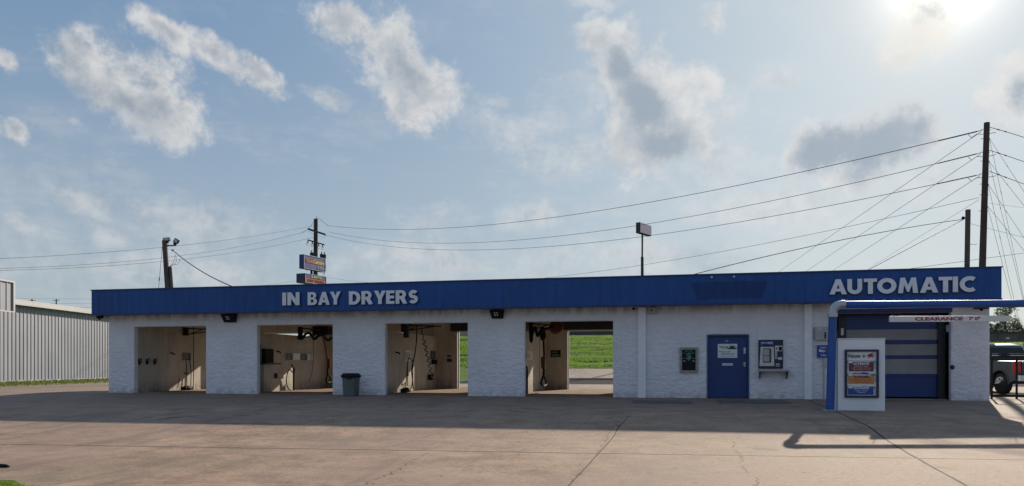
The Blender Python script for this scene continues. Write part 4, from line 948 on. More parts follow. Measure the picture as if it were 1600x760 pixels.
# bay 2 fittings
t = thing('coin_box', 'dark coin box above a pale ledge at the front of the second bay', 'coin box', on(1, 409, 567))
s = MB().use(M['black']); wbox(s, 1, 409, 422, 545.5, 567, .16); s.build('case', t, bevel=.01); s = MB().use(M['cream']); wbox(s, 1, 404, 428.5, 570, 616, .24); s.build('pedestal', t); s = MB().use(M['steel_dark']); wbox(s, 1, 403, 429, 567.5, 569.5, .30); s.build('ledge', t)
s = MB().use(M['black']); a = on(1, 422, 583, .25); wbox(s, 1, 420, 424.5, 583.5, 591.5, .03, .244); s.build('socket', t)
s = MB().use(M['black']); wbox(s, 1, 404.2, 406, 539, 575, .05); tag(s.build('trim_strip'), 'narrow black strip on the wall at the mouth of the second bay', 'strip')
hose_between('vacuum_hose', 1, [(457, 582, .15), (452, 578, .2), (448.5, 586, .25), (447.5, 598, .25), (451, 608, .25), (457, 611, .25)], .022, 'thin curved hose looping beside the wand stand in the second bay', 'hose', M['hose'])
t = thing('wand_stand', 'dark upright wand stand on the floor of the second bay', 'wand', on(1, 459, 610, .3)); a = on(1, 459, 610, .3); s = MB().use(M['black']); s.tube([(a.x, a.y, .03), (a.x, a.y, 1.0)], .045, 8); s.build('holder', t); s = MB().use(M['steel_dark']); s.tube([(a.x, a.y - .06, .98), (a.x, a.y - .12, 1.12), (a.x, a.y - .2, 1.1)], .03, 8); s.build('wand', t)
hose_between('hose', 1, [(489.5, 525, .1), (489.5, 560, .1), (488, 580, .15), (482, 598, .25), (470, 610, .35), (461, 610.5, .35)], .012, 'thin cable sweeping down the second bay wall to the floor', 'hose', M['hose'])
# bay 3 hoses
def curl(k, p0, p1, turns, amp, off):
    a, b = on(k, *p0, off), on(k, *p1, off); pts = []; N = turns * 10
    for i in range(N + 1):
        t_ = i / N; an = 2 * PI * turns * t_; pts.append(a.lerp(b, t_) + Vector((math.cos(an) * amp, math.sin(an) * amp, 0)) * min(1, 4 * t_))
    return pts
s = MB().use(M['hose']); s.tube(curl(2, (658.5, 516), (676, 592), 9, .06, .5) , .020, 6); a = on(2, 676, 592, .4); s.tube([a + Vector((0, 0, 0.02)), a + Vector((.05, .3, .35)), on(2, 681, 565, .15)], .02, 6)
tag(s.build('coiled_hose'), 'coiled black hose hanging from the boom in the third bay', 'hose')
hose_between('hose', 2, [(651, 508, .3), (651, 530, .3), (648, 555, .3), (643.5, 575, .3), (644, 590, .3), (646, 608, .3)], .024, 'long black hose falling from the boom to the floor of the third bay', 'hose', M['hose'])
hose_between('hose', 2, [(637, 604, .2), (637, 570, .2), (638.5, 561, .2), (642, 561.5, .25), (645, 570, .3), (644, 600, .3), (640, 612, .3)], .018, 'arched thin hose beside the foam brush in the third bay', 'hose', M['hose'])
s = MB().use(M['black']); a = on(2, 676, 590, .2); s.box(a.x - .16, a.x, a.y - .12, a.y + .12, a.z - .12, a.z + .14); tag(s.build('hose_holder', bevel=.02), 'black hose holder low on the wall near the back corner of the third bay', 'holder')
s = MB().use(M['black']); a = on(2, 676.5, 566, .02); s.box(BW[2] + .004, BW[2] + .12, a.y - .18, a.y + .1, a.z - .1, a.z + .1); s.tube([(BW[2] + .08, a.y, a.z), (BW[2] + .15, a.y + .15, a.z + .1), (BW[2] + .1, a.y + .25, a.z - .1)], .03, 6); tag(s.build('hand_nozzle', bevel=.01), 'black hand nozzle hooked below the teal panel in the third bay', 'nozzle')
# bay 4 wand
a = on(3, 823.5, 613, .25); s = MB().use(M['black']); s.tube([(a.x, a.y, .03), (a.x, a.y, .85), (a.x, a.y - .1, 1.05)], .04, 8); tag(s.build('wand_stand'), 'dark upright wand stand at the mouth of the fourth bay', 'wand')
hose_between('cable', 3, [(843, 528, .02), (843.5, 560, .02), (842.5, 610, .02)], .012, 'thin cable running down the fourth bay wall beside the dryer hose', 'cable', M['grey_box'])
for k_, (px, py) in ((0, (266, 553)), (1, (432, 550.5)), (2, (618, 552))):
    a = on(k_, px, py); s = MB().use(M['black']); s.tube([(BW[k_], a.y, a.z + .03), (BW[k_] + .1, a.y, a.z + .03), (BW[k_] + .14, a.y + .1, a.z - .03)], .03, 8)
    tag(s.build('wall_hook'), 'small dark hook on the left wall of the %s bay' % bays[k_], 'hook', 'small hooks on the bay walls')

# ------------------------------------------------------------------ railing, truck at the right
t = thing('pipe_railing', 'black pipe railing in front of the grey pickup', 'railing', at_z(1549, 624, 24.6))
zz = 24.6; a = at_z(1549.5, 624, zz); a.z = H(a.x, a.y); s = MB(); rdv = Vector((CA, SA, 0)); tz = at_z(1549, 557.5, zz).z
for q in (0, .80, 1.7):
    s = MB().use(M['black']); b = a + rdv * q; s.tube([(b.x, b.y, 0), (b.x, b.y, tz)], .035, 8); s.build('post', t)
for hz_, r_ in ((tz, .035), (tz + .07, .018), (.12, .05)):
    s = MB().use(M['black']); s.tube([(a.x, a.y, hz_), (a.x + rdv.x * 1.7, a.y + rdv.y * 1.7, hz_)], r_, 8); s.build('rail', t)
# pickup: local frame x right, y forward, z up
TL = cam2w(18.40 + 1.0, 29.0, 0); TL.z = .01
tw = thing('pickup_truck', 'dark grey pickup parked beyond the automatic bay behind the black railing', 'truck', TL, A + .02)
Mt = MAT[tw.name]
def T(x, y, z): return Mt @ Vector((x, y, z))
tux, tuy = (Mt.to_3x3() @ UX), (Mt.to_3x3() @ UY)
def arch(cy, r, n=9): return [(cy - r * math.cos(PI * i / n), .38 + r * math.sin(PI * i / n)) for i in range(n + 1)]
prof = [(-.93, .55), (-.95, .95), (-.90, 1.24), (1.0, 1.26), (1.04, 1.22), (4.55, 1.18), (4.75, .95), (4.72, .50), (4.2, .42)] 
low = [(4.2, .42)] + list(reversed(arch(3.65, .50))) + list(reversed(arch(0, .50))) 
poly = prof[:-1] + low + [(-.56, .42)]
def truck_prism(x0, x1, poly, m, name, bev=.04):
    s = MB().use(m); s.prism(poly, T(x0, 0, 0), tuy, UZ, tux, x1 - x0); return s.build(name, tw, bevel=bev)
bd = truck_prism(-1.0, 1.0, poly, M['truck'], 'body', .022)
for sx in (-1, 1):
    for cy in (0, 3.65):
        s = MB().use(M['truck']); s.tube([T(sx * 1.0, cy - .53 * math.cos(PI * i / 12), .38 + .53 * math.sin(PI * i / 12)) for i in range(13)], .035, 6); s.build('wheel_arch_lip', tw)
s = MB().use(M['truck'])    # cab roof and pillars as a tapered shell
def loft(s, secs, caps=True):
    b = []; n = len(secs[0])
    for i in range(len(secs) - 1): s.add(secs[i] + secs[i + 1], [(k_, (k_ + 1) % n, n + (k_ + 1) % n, n + k_) for k_ in range(n)])
    if caps: s.add(secs[-1], [tuple(range(n))])
def cabsec(hw, yb, yf, z): return [T(-hw, yb + .06, z), T(-hw + .08, yb, z), T(hw - .08, yb, z), T(hw, yb + .06, z), T(hw, yf - .1, z), T(hw - .1, yf, z), T(-hw + .1, yf, z), T(-hw, yf - .1, z)]
loft(s, [cabsec(.96, 1.03, 3.7, 1.22), cabsec(.93, 1.08, 3.5, 1.35), cabsec(.80, 1.24, 2.95, 1.78), cabsec(.76, 1.30, 2.85, 1.86), cabsec(.68, 1.42, 2.72, 1.915), cabsec(.50, 1.6, 2.5, 1.94)]); cabo = s.build('cab', tw)
for f_ in cabo.data.polygons: f_.use_smooth = True
s = MB().use(M['glass_dark']); s.prism([(-.80, 0), (.80, 0), (.70, .50), (-.70, .50)], T(0, 1.045, 1.30), tux, (UZ * .48 + tuy * .18).normalized(), tuy * -1, .012); s.build('rear_window', cabo)
for sx in (-1, 1):
    s = MB().use(M['glass_dark']); s.prism([(0, 0), (2.0, 0), (1.55, .45), (.16, .45)], T(sx * .945, 1.25, 1.33), tuy, (UZ * .43 - tux * sx * .135).normalized(), tux * sx, .012); s.build('side_window', cabo)
for sx in (-1, 1):
    for cy in (0, 3.65):
        s = MB().use(M['tyre']); xo, xi = sx * .99, sx * .74; cw_ = T(0, cy, .39)
        s.tube([T(xi, cy, .39), T(xi + sx * .03, cy, .39), T(xo - sx * .03, cy, .39), T(xo, cy, .39), T(xo, cy, .39)], [.36, .395, .395, .36, .26], 28); wh = s.build('tyre', tw)
        s = MB().use(M['rim']); s.tube([T(xo - sx * .02, cy, .39), T(xo + sx * .012, cy, .39)], [.265, .25], 24)
        for i in range(6):
            an = i * PI / 3; s.tube([T(xo + sx * .02, cy, .39), T(xo + sx * .02, cy + .23 * math.cos(an), .39 + .23 * math.sin(an))], [.05, .03], 6)
        s.use(M['steel_dark']); 
        for i in range(6):
            an = i * PI / 3 + PI / 6; s.tube([T(xo + sx * .013, cy + .16 * math.cos(an), .39 + .16 * math.sin(an)), T(xo + sx * .016, cy + .16 * math.cos(an), .39 + .16 * math.sin(an))], [.052, .048], 8)
        s.build('rim', wh)
for sx in (-1, 1):
    s = MB().use(M['lamp_red']); s.obox(T(sx * .935, -.85, 1.0), tux, tuy, UZ, .085, .12, .20); s.build('tail_lamp', tw, bevel=.03)
s = MB().use(M['chrome']); s.obox(T(0, -1.02, .60), tux, tuy, UZ, 1.0, .11, .12); s.build('bumper', tw, bevel=.04)
s = MB().use(M['truck']); s.obox(T(0, -.945, .96), tux, tuy, UZ, .82, .03, .25); tg = s.build('tailgate', tw, bevel=.02)
s = MB().use(M['steel_dark']); s.obox(T(0, -.98, 1.1), tux, tuy, UZ, .14, .012, .04); s.build('handle', tg)

# ------------------------------------------------------------------ grey metal building on the left
mbp = cam2w(-33, 52, 0); t = thing('metal_building', 'pale grey corrugated metal building with white roof trim beyond the car wash', 'building', (mbp.x, mbp.y, 0))
fd = Vector((-SA, CA, 0)); rt = Vector((CA, SA, 0)); WH = 5.2
def mbx(l, z, h): p = cam2w(l, z, 0); p.z = h; return p
def ribbed(s, lat_, z0, z1, h0, h1, per=.40, rd_=.035):
    z = z0; vs = []
    while z < z1 - 1e-6:
        for dz_, o in ((0, 0), (per * .60, 0), (per * .70, rd_), (per * .90, rd_)): vs.append((z + dz_, o))
        z += per
    vs.append((z1, 0)); n = len(vs); P = [mbx(lat_ + o, zz_, h0) for zz_, o in vs] + [mbx(lat_ + o, zz_, h1) for zz_, o in vs]
    s.add(P, [(i, i + 1, n + i + 1, n + i) for i in range(n - 1)])
s = MB().use(M['barn']); ribbed(s, -33, 30, 78, -.02, WH); s.add([mbx(-33.01, 30, 0), mbx(-55, 30, 0), mbx(-55, 30, WH), mbx(-33.01, 30, WH)], [(0, 1, 2, 3)]); s.add([mbx(-33.01, 78, 0), mbx(-55, 78, 0), mbx(-55, 78, WH), mbx(-33.01, 78, WH)], [(3, 2, 1, 0)]); s.add([mbx(-55, 30, 0), mbx(-55, 78, 0), mbx(-55, 78, WH), mbx(-55, 30, WH)], [(0, 1, 2, 3)]); s.build('wall', t)
s = MB().use(M['barn_trim']); s.add([mbx(-32.6, 29.5, WH + .05), mbx(-32.6, 78.5, WH + .05), mbx(-44, 78.5, WH + .8), mbx(-44, 29.5, WH + .8), mbx(-55.4, 78.5, WH + .05), mbx(-55.4, 29.5, WH + .05)], [(0, 1, 2, 3), (3, 2, 4, 5)])
s.obox(mbx(-32.62, 54, WH + .12), fd, rt, UZ, 24.5, .04, .14); s.build('roof', t)
s = MB().use(M['barn_trim']); s.obox(mbx(-32.55, 54, WH - .06), fd, rt, UZ, 24.5, .07, .06); s.build('gutter', t)
s = MB().use(M['barn']); ribbed(s, -31.5, 30, 48.5, 4.5, 6.3, .6); s.add([mbx(-31.5, 48.5, 4.5), mbx(-33.0, 48.5, 4.5), mbx(-33.0, 48.5, 6.3), mbx(-31.5, 48.5, 6.3)], [(0, 1, 2, 3)])
s.add([mbx(-31.5, 30, 4.5), mbx(-31.5, 48.5, 4.5), mbx(-33, 48.5, 4.5), mbx(-33, 30, 4.5)], [(0, 1, 2, 3)]); s.add([mbx(-31.5, 30, 6.3), mbx(-31.5, 48.5, 6.3), mbx(-36, 48.5, 6.3), mbx(-36, 30, 6.3)], [(3, 2, 1, 0)]); cn = s.build('canopy', t)
s = MB().use(M['barn_trim']); s.obox(mbx(-31.46, 48.48, 5.4), fd, rt, UZ, .08, .05, .92); s.obox(mbx(-31.46, 39.2, 6.35), fd, rt, UZ, 9.36, .06, .05); s.obox(mbx(-31.46, 39.2, 4.46), fd, rt, UZ, 9.36, .05, .04); s.build('trim', cn)
s = MB().use(M['barn_trim']); s.obox(mbx(-32.97, 54, .03), fd, rt, UZ, 24, .06, .06); s.build('base_trim', t)

# ------------------------------------------------------------------ poles, signs, wires
WIRE = mat('wire', (.035, .035, .04), .6)
def pole(name, b_px, t_px, z, r0, r1, label, m, cat='utility pole'):
    tpt = at_z(*t_px, z); bpt = at_z(*b_px, z); g_ = H(bpt.x, bpt.y); k_ = (g_ - tpt.z) / (bpt.z - tpt.z); bt = tpt + (bpt - tpt) * k_
    t = thing(name, label, cat, bt); s = MB().use(m); s.tube([bt, bt.lerp(tpt, .5), tpt], [r0, (r0 + r1) / 2, r1], 14); s.build('shaft', t); return t, bt, tpt
zR = 38.0
tR, bR, tpR = pole('utility_pole', (1535, 417), (1542, 192), zR, .175, .13, 'tall dark leaning utility pole behind the automatic bay', M['wood_dark'])
for py in (203, 217, 238, 252, 272, 288, 305, 330): 
    s = MB().use(M['galv']); c = at_z(1534 + (417 - py) * .031, py, zR); s.tube([c - rt * .23, c + rt * .23], .015, 6); s.build('through_bolt', tR)
zR2 = 44.0
tR2, _, _ = pole('utility_pole', (1511, 417), (1512.5, 328), zR2, .15, .135, 'shorter grey utility pole left of the tall leaning one', M['wood'])
s = MB().use(M['galv']); c = at_z(1514, 382, zR2); s.tube([c, c + rt * .45], .015, 6); s.build('step_bolt', tR2); s = MB().use(M['black']); c = at_z(1505, 341, zR2); s.sphere(c, .10, 8, 6); s.tube([c, c + rt * .2], .02, 6); s.build('service_clamp', tR2)
# floodlight pole
zF = 45.0
tF, bF, tpF = pole('light_pole', (262, 452), (257, 376), zF, .17, .14, 'weathered wooden pole carrying two dark floodlights', M['wood'], 'light pole')
s = MB().use(M['wood']); s.tube([at_z(268.5, 452, zF), at_z(266, 417, zF)], [.10, .09], 8); s.build('conduit', tF)
def flood(cx, cy, w_, h_, tilt):
    c = at_z(cx, cy, zF); s = MB().use(M['black']); a_ = Vector((CA, SA, 0)); fw_ = Vector((SA, -CA, 0)); uu = (UZ * math.cos(tilt) + a_ * math.sin(tilt)); vv = (a_ * math.cos(tilt) - UZ * math.sin(tilt)); s.obox(c, vv, fw_, uu, w_, .10, h_); s.prism([(-w_ * .6, -h_), (w_ * .6, -h_), (w_ * .3, -h_ - .12), (-w_ * .3, -h_ - .12)], c - fw_ * .08, vv, uu, fw_, .16); hd = s.build('floodlight_head', tF, bevel=.02)
    s = MB().use(M['grey_box']); s.obox(c + fw_ * .102, vv, fw_, uu, w_ * .82, .006, h_ * .75); s.build('lens', hd)
flood(260.5, 374.5, .19, .10, -.1); flood(275.5, 377, .14, .13, .55)
s = MB().use(M['steel_dark']); s.tube([at_z(258, 382.5, zF), at_z(267, 384, zF), at_z(275, 383.5, zF), at_z(275.5, 379, zF)], .035, 8); s.tube([at_z(260, 387, zF), at_z(264, 383.5, zF)], .02, 6); s.build('bracket', tF)
s = MB().use(M['galv']); s.tube([at_z(262, 388, zF), at_z(265, 392, zF), at_z(266, 398, zF)], .012, 6); s.obox(at_z(270.5, 391.5, zF), rt, fd, UZ, .1, .04, .05)
for q in ((274, 398, 273, 405, 270, 412, 264, 417), (275, 399, 276, 408, 272, 414, 264, 417), (279, 402, 281, 408, 278, 413, 268, 414.5)): s.tube([at_z(q[i], q[i + 1], zF) for i in (0, 2, 4, 6)], .013, 5)
s.build('service_drop', tF)
# pole with crossarms
zL = 105.0
tL, bL, tpL = pole('utility_pole', (493, 445), (493.5, 342.5), zL, .36, .28, 'dark utility pole with two crossarms behind the twin roadside signs', M['wood_dark'])
s = MB().use(M['wood']); s.obox(at_z(495, 362.5, zL - .3), (at_z(509, 367, zL - .3) - at_z(481.5, 358, zL - .3)).normalized(), fd, UZ, 1.28, .08, .13); s.build('crossarm', tL)
s = MB().use(M['wood']); dv = (at_z(507, 383, zL - .3) - at_z(480, 375, zL - .3)).normalized(); s.obox(at_z(494, 379, zL - .3), dv, fd, UZ, 1.18, .07, .085); s.build('crossarm', tL)
for px in (481, 488, 498, 504):
    c = at_z(px, 379 + (px - 494) * .29 + 2.5, zL - .3); s = MB().use(M['steel_dark']); s.tube([c + UZ * .15, c - UZ * .2], .07, 8); s.tube([c - UZ * .17 + rt * .18 * math.cos(i * PI / 4) + UZ * (.18 * math.sin(i * PI / 4) - .14) for i in range(8)], .03, 5); s.build('cutout', tL)
s = MB().use(M['galv']); s.tube([at_z(494.5, 343, zL), at_z(495, 338.5, zL)], .05, 6); s.build('pole_top_pin', tL)
for px in (487, 502.5, 507): 
    s = MB().use(M['steel_dark']); c = at_z(px, 397 + (px - 487) * .15, zL); s.cyl(c - UZ * .42, c + UZ * .17, .24, n=12); s.tube([c + UZ * .17, c + UZ * .5], .07, 6); s.build('transformer', tL)
s = MB().use(M['hose']); s.tube([at_z(508, 405, zL - 2), at_z(509.5, 420, zL - 2), at_z(506, 432, zL - 2)], .02, 5); s.build('riser_wire', tL)
# twin roadside signs
def road_sign(px_l, px_r, ytl, ybl, ytr, ybr, z0, ang, dep, label, face, name, ends, zt):
    # near (left) edge at depth z0, running away along heading ang
    dirv_ = Vector((math.cos(A - ang) * 0, 0, 0)); u0, _ = uv(px_l, 0); u1, _ = uv(px_r, 0)
    ca_, sa_ = math.sin(ang), math.cos(ang)       # lat, depth components
    sL = (u1 * z0 - u0 * z0) / (ca_ - u1 * sa_)
    p0 = at_z(px_l, ybl, z0); p1t = at_z(px_l, ytl, z0); hgt = p1t.z - p0.z
    d_ = (cam2w(ca_, sa_, 0) - cam2w(0, 0, 0)); d_.z = 0; d_.normalize(); nrm = Vector((d_.y, -d_.x, 0))
    return p0, d_, nrm, sL, hgt
zS = 98.0; ang = math.radians(23)
p0, d_, nrm, sL, hg = road_sign(475, 508.5, 397.5, 419.5, 0, 0, zS, ang, .4, '', None, '', None, 0)
sb = at_z(492, 440, zS + sL * .45)
t = thing('road_sign', 'upper roadside sign with orange and yellow lettering on its purple face', 'sign', (sb.x, sb.y, H(sb.x, sb.y)))
th_ = .75
s = MB().use(M['blue_dark']); s.obox(p0 + d_ * (sL / 2) + UZ * (hg / 2) - nrm * (th_ / 2), d_, nrm, UZ, sL / 2, th_ / 2, hg / 2); cab = s.build('cabinet', t)
s = MB().use(M['alu']); o_ = p0
for (a0, a1, b0, b1) in ((0, sL, 0, .05), (0, sL, hg - .07, hg), (0, .05, .05, hg - .07), (sL - .05, sL, .05, hg - .07)): s.obox(o_ + d_ * ((a0 + a1) / 2) + UZ * ((b0 + b1) / 2) + nrm * .02, d_, nrm, UZ, (a1 - a0) / 2, .02, (b1 - b0) / 2)
s.build('frame', cab)
s = MB().use(M['sign_face']); s.obox(o_ + d_ * (sL / 2) + UZ * (hg / 2) + nrm * .008, d_, nrm, UZ, sL / 2 - .06, .006, hg / 2 - .08); s.build('face', cab)
s = MB().use(M['sign_orange']); s.text('Gold', sL * .09, sL * .41, hg * .46, hg * .76, 0, .02, .05, o=o_ + nrm * .03, ux=d_, uz=UZ, nrm=nrm); s.use(M['yellow']); s.text('Centers', sL * .42, sL * .93, hg * .46, hg * .76, 0, .02, .05, o=o_ + nrm * .03, ux=d_, uz=UZ, nrm=nrm)
s.use(M['paper']); s.text('& Wash', sL * .62, sL * .94, hg * .12, hg * .34, 0, .02, .0, o=o_ + nrm * .03, ux=d_, uz=UZ, nrm=nrm); s.build('lettering', cab)
for q in (.42, .60): s = MB().use(M['steel_dark']); c = p0 + d_ * (sL * q) - nrm * .28; s.tube([(c.x, c.y, H(c.x, c.y)), (c.x, c.y, p0.z + .05)], .16, 8); s.build('post', t)
s = MB().use(M['steel_dark']); s.tube([p0 + d_ * .3, p0 + d_ * .7 - UZ * .35], .03, 6); s.tube([p0 + d_ * (sL - .2), p0 + d_ * (sL - .6) - UZ * .35], .03, 6); s.build('brace', t)
p0, d_, nrm, sL, hg = road_sign(477, 509.5, 427, 441.5, 0, 0, zS - .6, ang, .4, '', None, '', None, 0)
t = thing('road_sign', 'lower roadside reader board with pale letters above an orange panel', 'sign', p0 + d_ * (sL / 2))
s = MB().use(M['navy']); th_ = 1.4; s.obox(p0 + d_ * (sL / 2) + UZ * (hg / 2) - nrm * (th_ / 2), d_, nrm, UZ, sL / 2, th_ / 2, hg / 2); cab = s.build('cabinet', t); o_ = p0
s = MB().use(M['sign_face']); s.obox(o_ + d_ * (sL / 2) + UZ * (hg * .76) + nrm * .008, d_, nrm, UZ, sL / 2 - .06, .006, hg * .22); s.use(M['sign_orange']); s.obox(o_ + d_ * (sL / 2) + UZ * (hg * .30) + nrm * .008, d_, nrm, UZ, sL / 2 - .06, .006, hg * .21); s.build('face', cab)
s = MB().use(M['alu'])
for (a0, a1, b0, b1) in ((0, sL, 0, .07), (0, sL, hg - .05, hg), (0, .05, .07, hg - .05), (sL - .05, sL, .07, hg - .05)): s.obox(o_ + d_ * ((a0 + a1) / 2) + UZ * ((b0 + b1) / 2) + nrm * .02, d_, nrm, UZ, (a1 - a0) / 2, .02, (b1 - b0) / 2)
s.build('frame', cab)
s = MB().use(M['paper']); s.text('6', sL * .28, sL * .36, hg * .60, hg * .90, 0, .02, .03, o=o_ + nrm * .03, ux=d_, uz=UZ, nrm=nrm); s.use(mat('letter_yellow_pale', (.75, .68, .35), .4)); s.text('BAYS', sL * .40, sL * .76, hg * .60, hg * .90, 0, .02, .03, o=o_ + nrm * .03, ux=d_, uz=UZ, nrm=nrm); s.use(M['maroon']); s.text('SELF SERVE', sL * .12, sL * .88, hg * .18, hg * .42, 0, .02, .02, o=o_ + nrm * .03, ux=d_, uz=UZ, nrm=nrm); s.build('lettering', cab)
# lone sign on a slim pole
zN = 58.0; ang3 = math.radians(36)
p0, d_, nrm, sL, hg = road_sign(1000, 1018, 347, 364, 0, 0, zN, ang3, .4, '', None, '', None, 0)
pb = at_z(1006.5, 433, zN + .6); gN = H(pb.x, pb.y)
t = thing('pole_sign', 'small pinkish box sign on a slim stepped pole behind the roof', 'sign', (pb.x, pb.y, gN))
s = MB().use(M['steel_dark']); th_ = .36; s.obox(p0 + d_ * (sL / 2) + UZ * (hg / 2) - nrm * (th_ / 2), d_, nrm, UZ, sL / 2, th_ / 2, hg / 2); cab = s.build('cabinet', t, bevel=.06)
s = MB().use(M['sign_back']); s.obox(p0 + d_ * (sL / 2) + UZ * (hg / 2) + nrm * .012, d_, nrm, UZ, sL / 2 - .05, .01, hg / 2 - .05); s.build('face', cab)
c = p0 + d_ * (sL * .38) - nrm * .18; s = MB().use(M['steel_dark']); zst = at_z(1006, 400, zN).z; s.tube([(c.x, c.y, gN), (c.x, c.y, zst), (c.x, c.y, zst + .05), (c.x, c.y, p0.z + .03)], [.12, .115, .07, .065], 12); s.build('pole', t)

# overhead lines: (start px, depth) (end px, depth) (pass-through px) radius
def wire_pts(a, za_, b, zb_, mid, n=40):
    P0, P1 = at_z(*a, za_), at_z(*b, zb_)
    if mid is None: sg = 0.0
    else:
        lo_, hi_ = 0.0, 1.0
        f_ = lambda t_: (lambda p: 800 + F * ((p.x * CA + (p.y + D) * SA) / (-p.x * SA + (p.y + D) * CA)))(P0.lerp(P1, t_))
        inc = f_(1) > f_(0)
        for _ in range(50):
            m_ = (lo_ + hi_) / 2
            if (f_(m_) < mid[0]) == inc: lo_ = m_
            else: hi_ = m_
        t_ = (lo_ + hi_) / 2; p = P0.lerp(P1, t_); zc = -p.x * SA + (p.y + D) * CA; want = EYE + (HY - mid[1]) / F * zc; sg = (p.z - want) / (4 * t_ * (1 - t_))
    return [P0.lerp(P1, i / n) - UZ * (4 * sg * (i / n) * (1 - i / n)) for i in range(n + 1)]
def wire(a, za_, b, zb_, mid, r, label, name='power_line', cat='wire', grp='overhead lines', knots=()):
    r *= .78; s = MB().use(WIRE); P = wire_pts(a, za_, b, zb_, mid); s.tube(P, r, 5)
    for k_, ln_ in knots:
        i = int(k_ * 40); s.tube([P[i], P[i].lerp(P[min(i + 1, 40)], ln_)], r * 1.7, 6)
    return tag(s.build(name), label, cat, grp)
kn = ((.96, 1.0), (.985, .5))
wire((510, 352.5), zL, (1534, 204), zR, (1000, 319), .024, 'topmost line from the crossarm pole across to the tall leaning pole', knots=((.975, .9),))
wire((513, 362.5), zL, (1533, 239), zR, (1000, 352), .020, 'second line down from the crossarm pole across to the tall leaning pole', knots=((.975, .9),))
wire((508, 367.5), zL, (1532, 273), zR, (1000, 370.5), .020, 'third line down from the crossarm pole across to the tall leaning pole', knots=((.975, .9),))
wire((511, 433.5), zL, (1530, 309), zR, (1000, 415), .014, 'faint low line from behind the reader board to the tall leaning pole')
wire((372, 452), zL - 5, (492, 435), zL, None, .014, 'faint low line rising to the crossarm pole behind the reader board')
wire((1050, 438), 34, (1505, 343), zR2, (1250, 389), .022, 'dark service line climbing from the roof to the shorter grey pole')
wire((1345, 428), 33, (1504, 344), zR2, (1430, 383), .022, 'short dark service line from above the AUTOMATIC lettering to the shorter grey pole')
for i, (a, b) in enumerate((((1195, 440), (1533, 206)), ((1236, 440), (1532, 241)), ((1275, 440), (1531, 275)), ((1325, 440), (1530, 312)))):
    wire(a, 90, b, zR, None, .017 if i < 3 else .011, ['straight line from the top of the tall leaning pole away behind the roof', 'straight line from the second level of the tall leaning pole away behind the roof', 'straight line from the third level of the tall leaning pole away behind the roof', 'faint straight line from the fourth level of the tall leaning pole away behind the roof'][i])
wire((-60, 407), 60, (494, 352), zL, (280, 384), .020, 'topmost line passing behind the floodlight pole to the crossarm pole')
wire((-60, 421), 60, (482, 361), zL, (260, 402.5), .020, 'middle line passing behind the floodlight pole to the crossarm pole')
wire((-60, 424), 60, (490, 371), zL, (230, 411), .020, 'lowest line passing behind the floodlight pole to the crossarm pole')
wire((272, 393), zF, (385, 456), 33, (325, 430), .032, 'thick black service cable sagging from the floodlight pole to the roof')
s = MB().use(WIRE); s.tube([at_z(254, 381, zF), at_z(247, 460, zF)], .012, 5); s.tube([at_z(249.2, 434, zF), at_z(248.8, 439, zF)], .03, 6); tag(s.build('guy_wire'), 'thin guy wire beside the floodlight pole', 'wire', 'overhead lines')
s = MB().use(WIRE); s.tube([at_z(472, 364, zL), at_z(484, 356, zL), at_z(495, 340, zL)], .022, 5); s.tube([at_z(495, 340, zL), at_z(503, 345, zL), at_z(512, 352.5, zL)], .022, 5); tag(s.build('jumper_wire'), 'black jumper wires looping over the top of the crossarm pole', 'wire', 'overhead lines')
s = MB().use(WIRE); s.tube([at_z(483, 361, zL), at_z(487, 366, zL), at_z(493, 368, zL)], .014, 5); s.tube([at_z(497, 368, zL), at_z(504, 372, zL), at_z(510, 369, zL)], .014, 5); tag(s.build('jumper_wire'), 'small jumper wires drooping under the upper crossarm', 'wire', 'overhead lines')
rl = ['top', 'second', 'third', 'fourth']
for i, (y0, y1) in enumerate(((199, 222), (235, 260), (268, 295))):
    wire((1546, y0), zR, (1680, y1 + 24), 46, (1600, y1 - 7), .020, '%s heavy line leaving the tall leaning pole to the right' % rl[i].capitalize() if False else '%s line leaving the right side of the tall leaning pole' % rl[i], knots=((.08, 1.0), (.16, .8)))
for i, (y0, s1, s2) in enumerate(((217, 300, 385), (252, 322, 400), (288, 372, 455), (322, 392, 470))):
    x0 = 1534 + (417 - y0) * .031 + 6
    for j, y1 in enumerate((s1, s2)):
        dxp = 1600 - x0; tx = x0 + dxp * (1.9 if j == 0 else 1.1); ty = y0 + (y1 - y0) * (1.9 if j == 0 else 1.1) * (1.0 if j == 0 else 1.5)
        g0 = at_z(x0, y0, zR); kx = 1.0
        wire((x0, y0), zR, (tx, ty), zR - (6 if j == 0 else 1) , None, .010, '%s guy wire from the %s level of the tall leaning pole' % ('shallower' if j == 0 else 'steeper', rl[i]), 'guy_wire', knots=((.30, .6),))
wire((1400, 423), 36, (1700, 382), 40, None, .012, 'thin low line crossing behind the tall leaning pole above the fascia end')
wire((1546, 318), 60, (1700, 338), 90, None, .013, 'faint line leaving the tall leaning pole to the right far behind')
wire((1517, 350), zR2, (1720, 395), 60, (1600, 371), .012, 'faint line leaving the shorter grey pole to the right')
s = MB().use(WIRE); 
for py in (205, 240, 273): s.tube([at_z(1513, py + 5.5, zR), at_z(1518, py + 10.5, zR), at_z(1526, py + 5, zR), at_z(1534, py + 5, zR), at_z(1546, py + 4, zR), at_z(1556, py + 2, zR)], .014, 5)
tag(s.build('jumper_wire'), 'loose jumper wires looping round the tall leaning pole at three levels', 'wire', 'overhead lines')
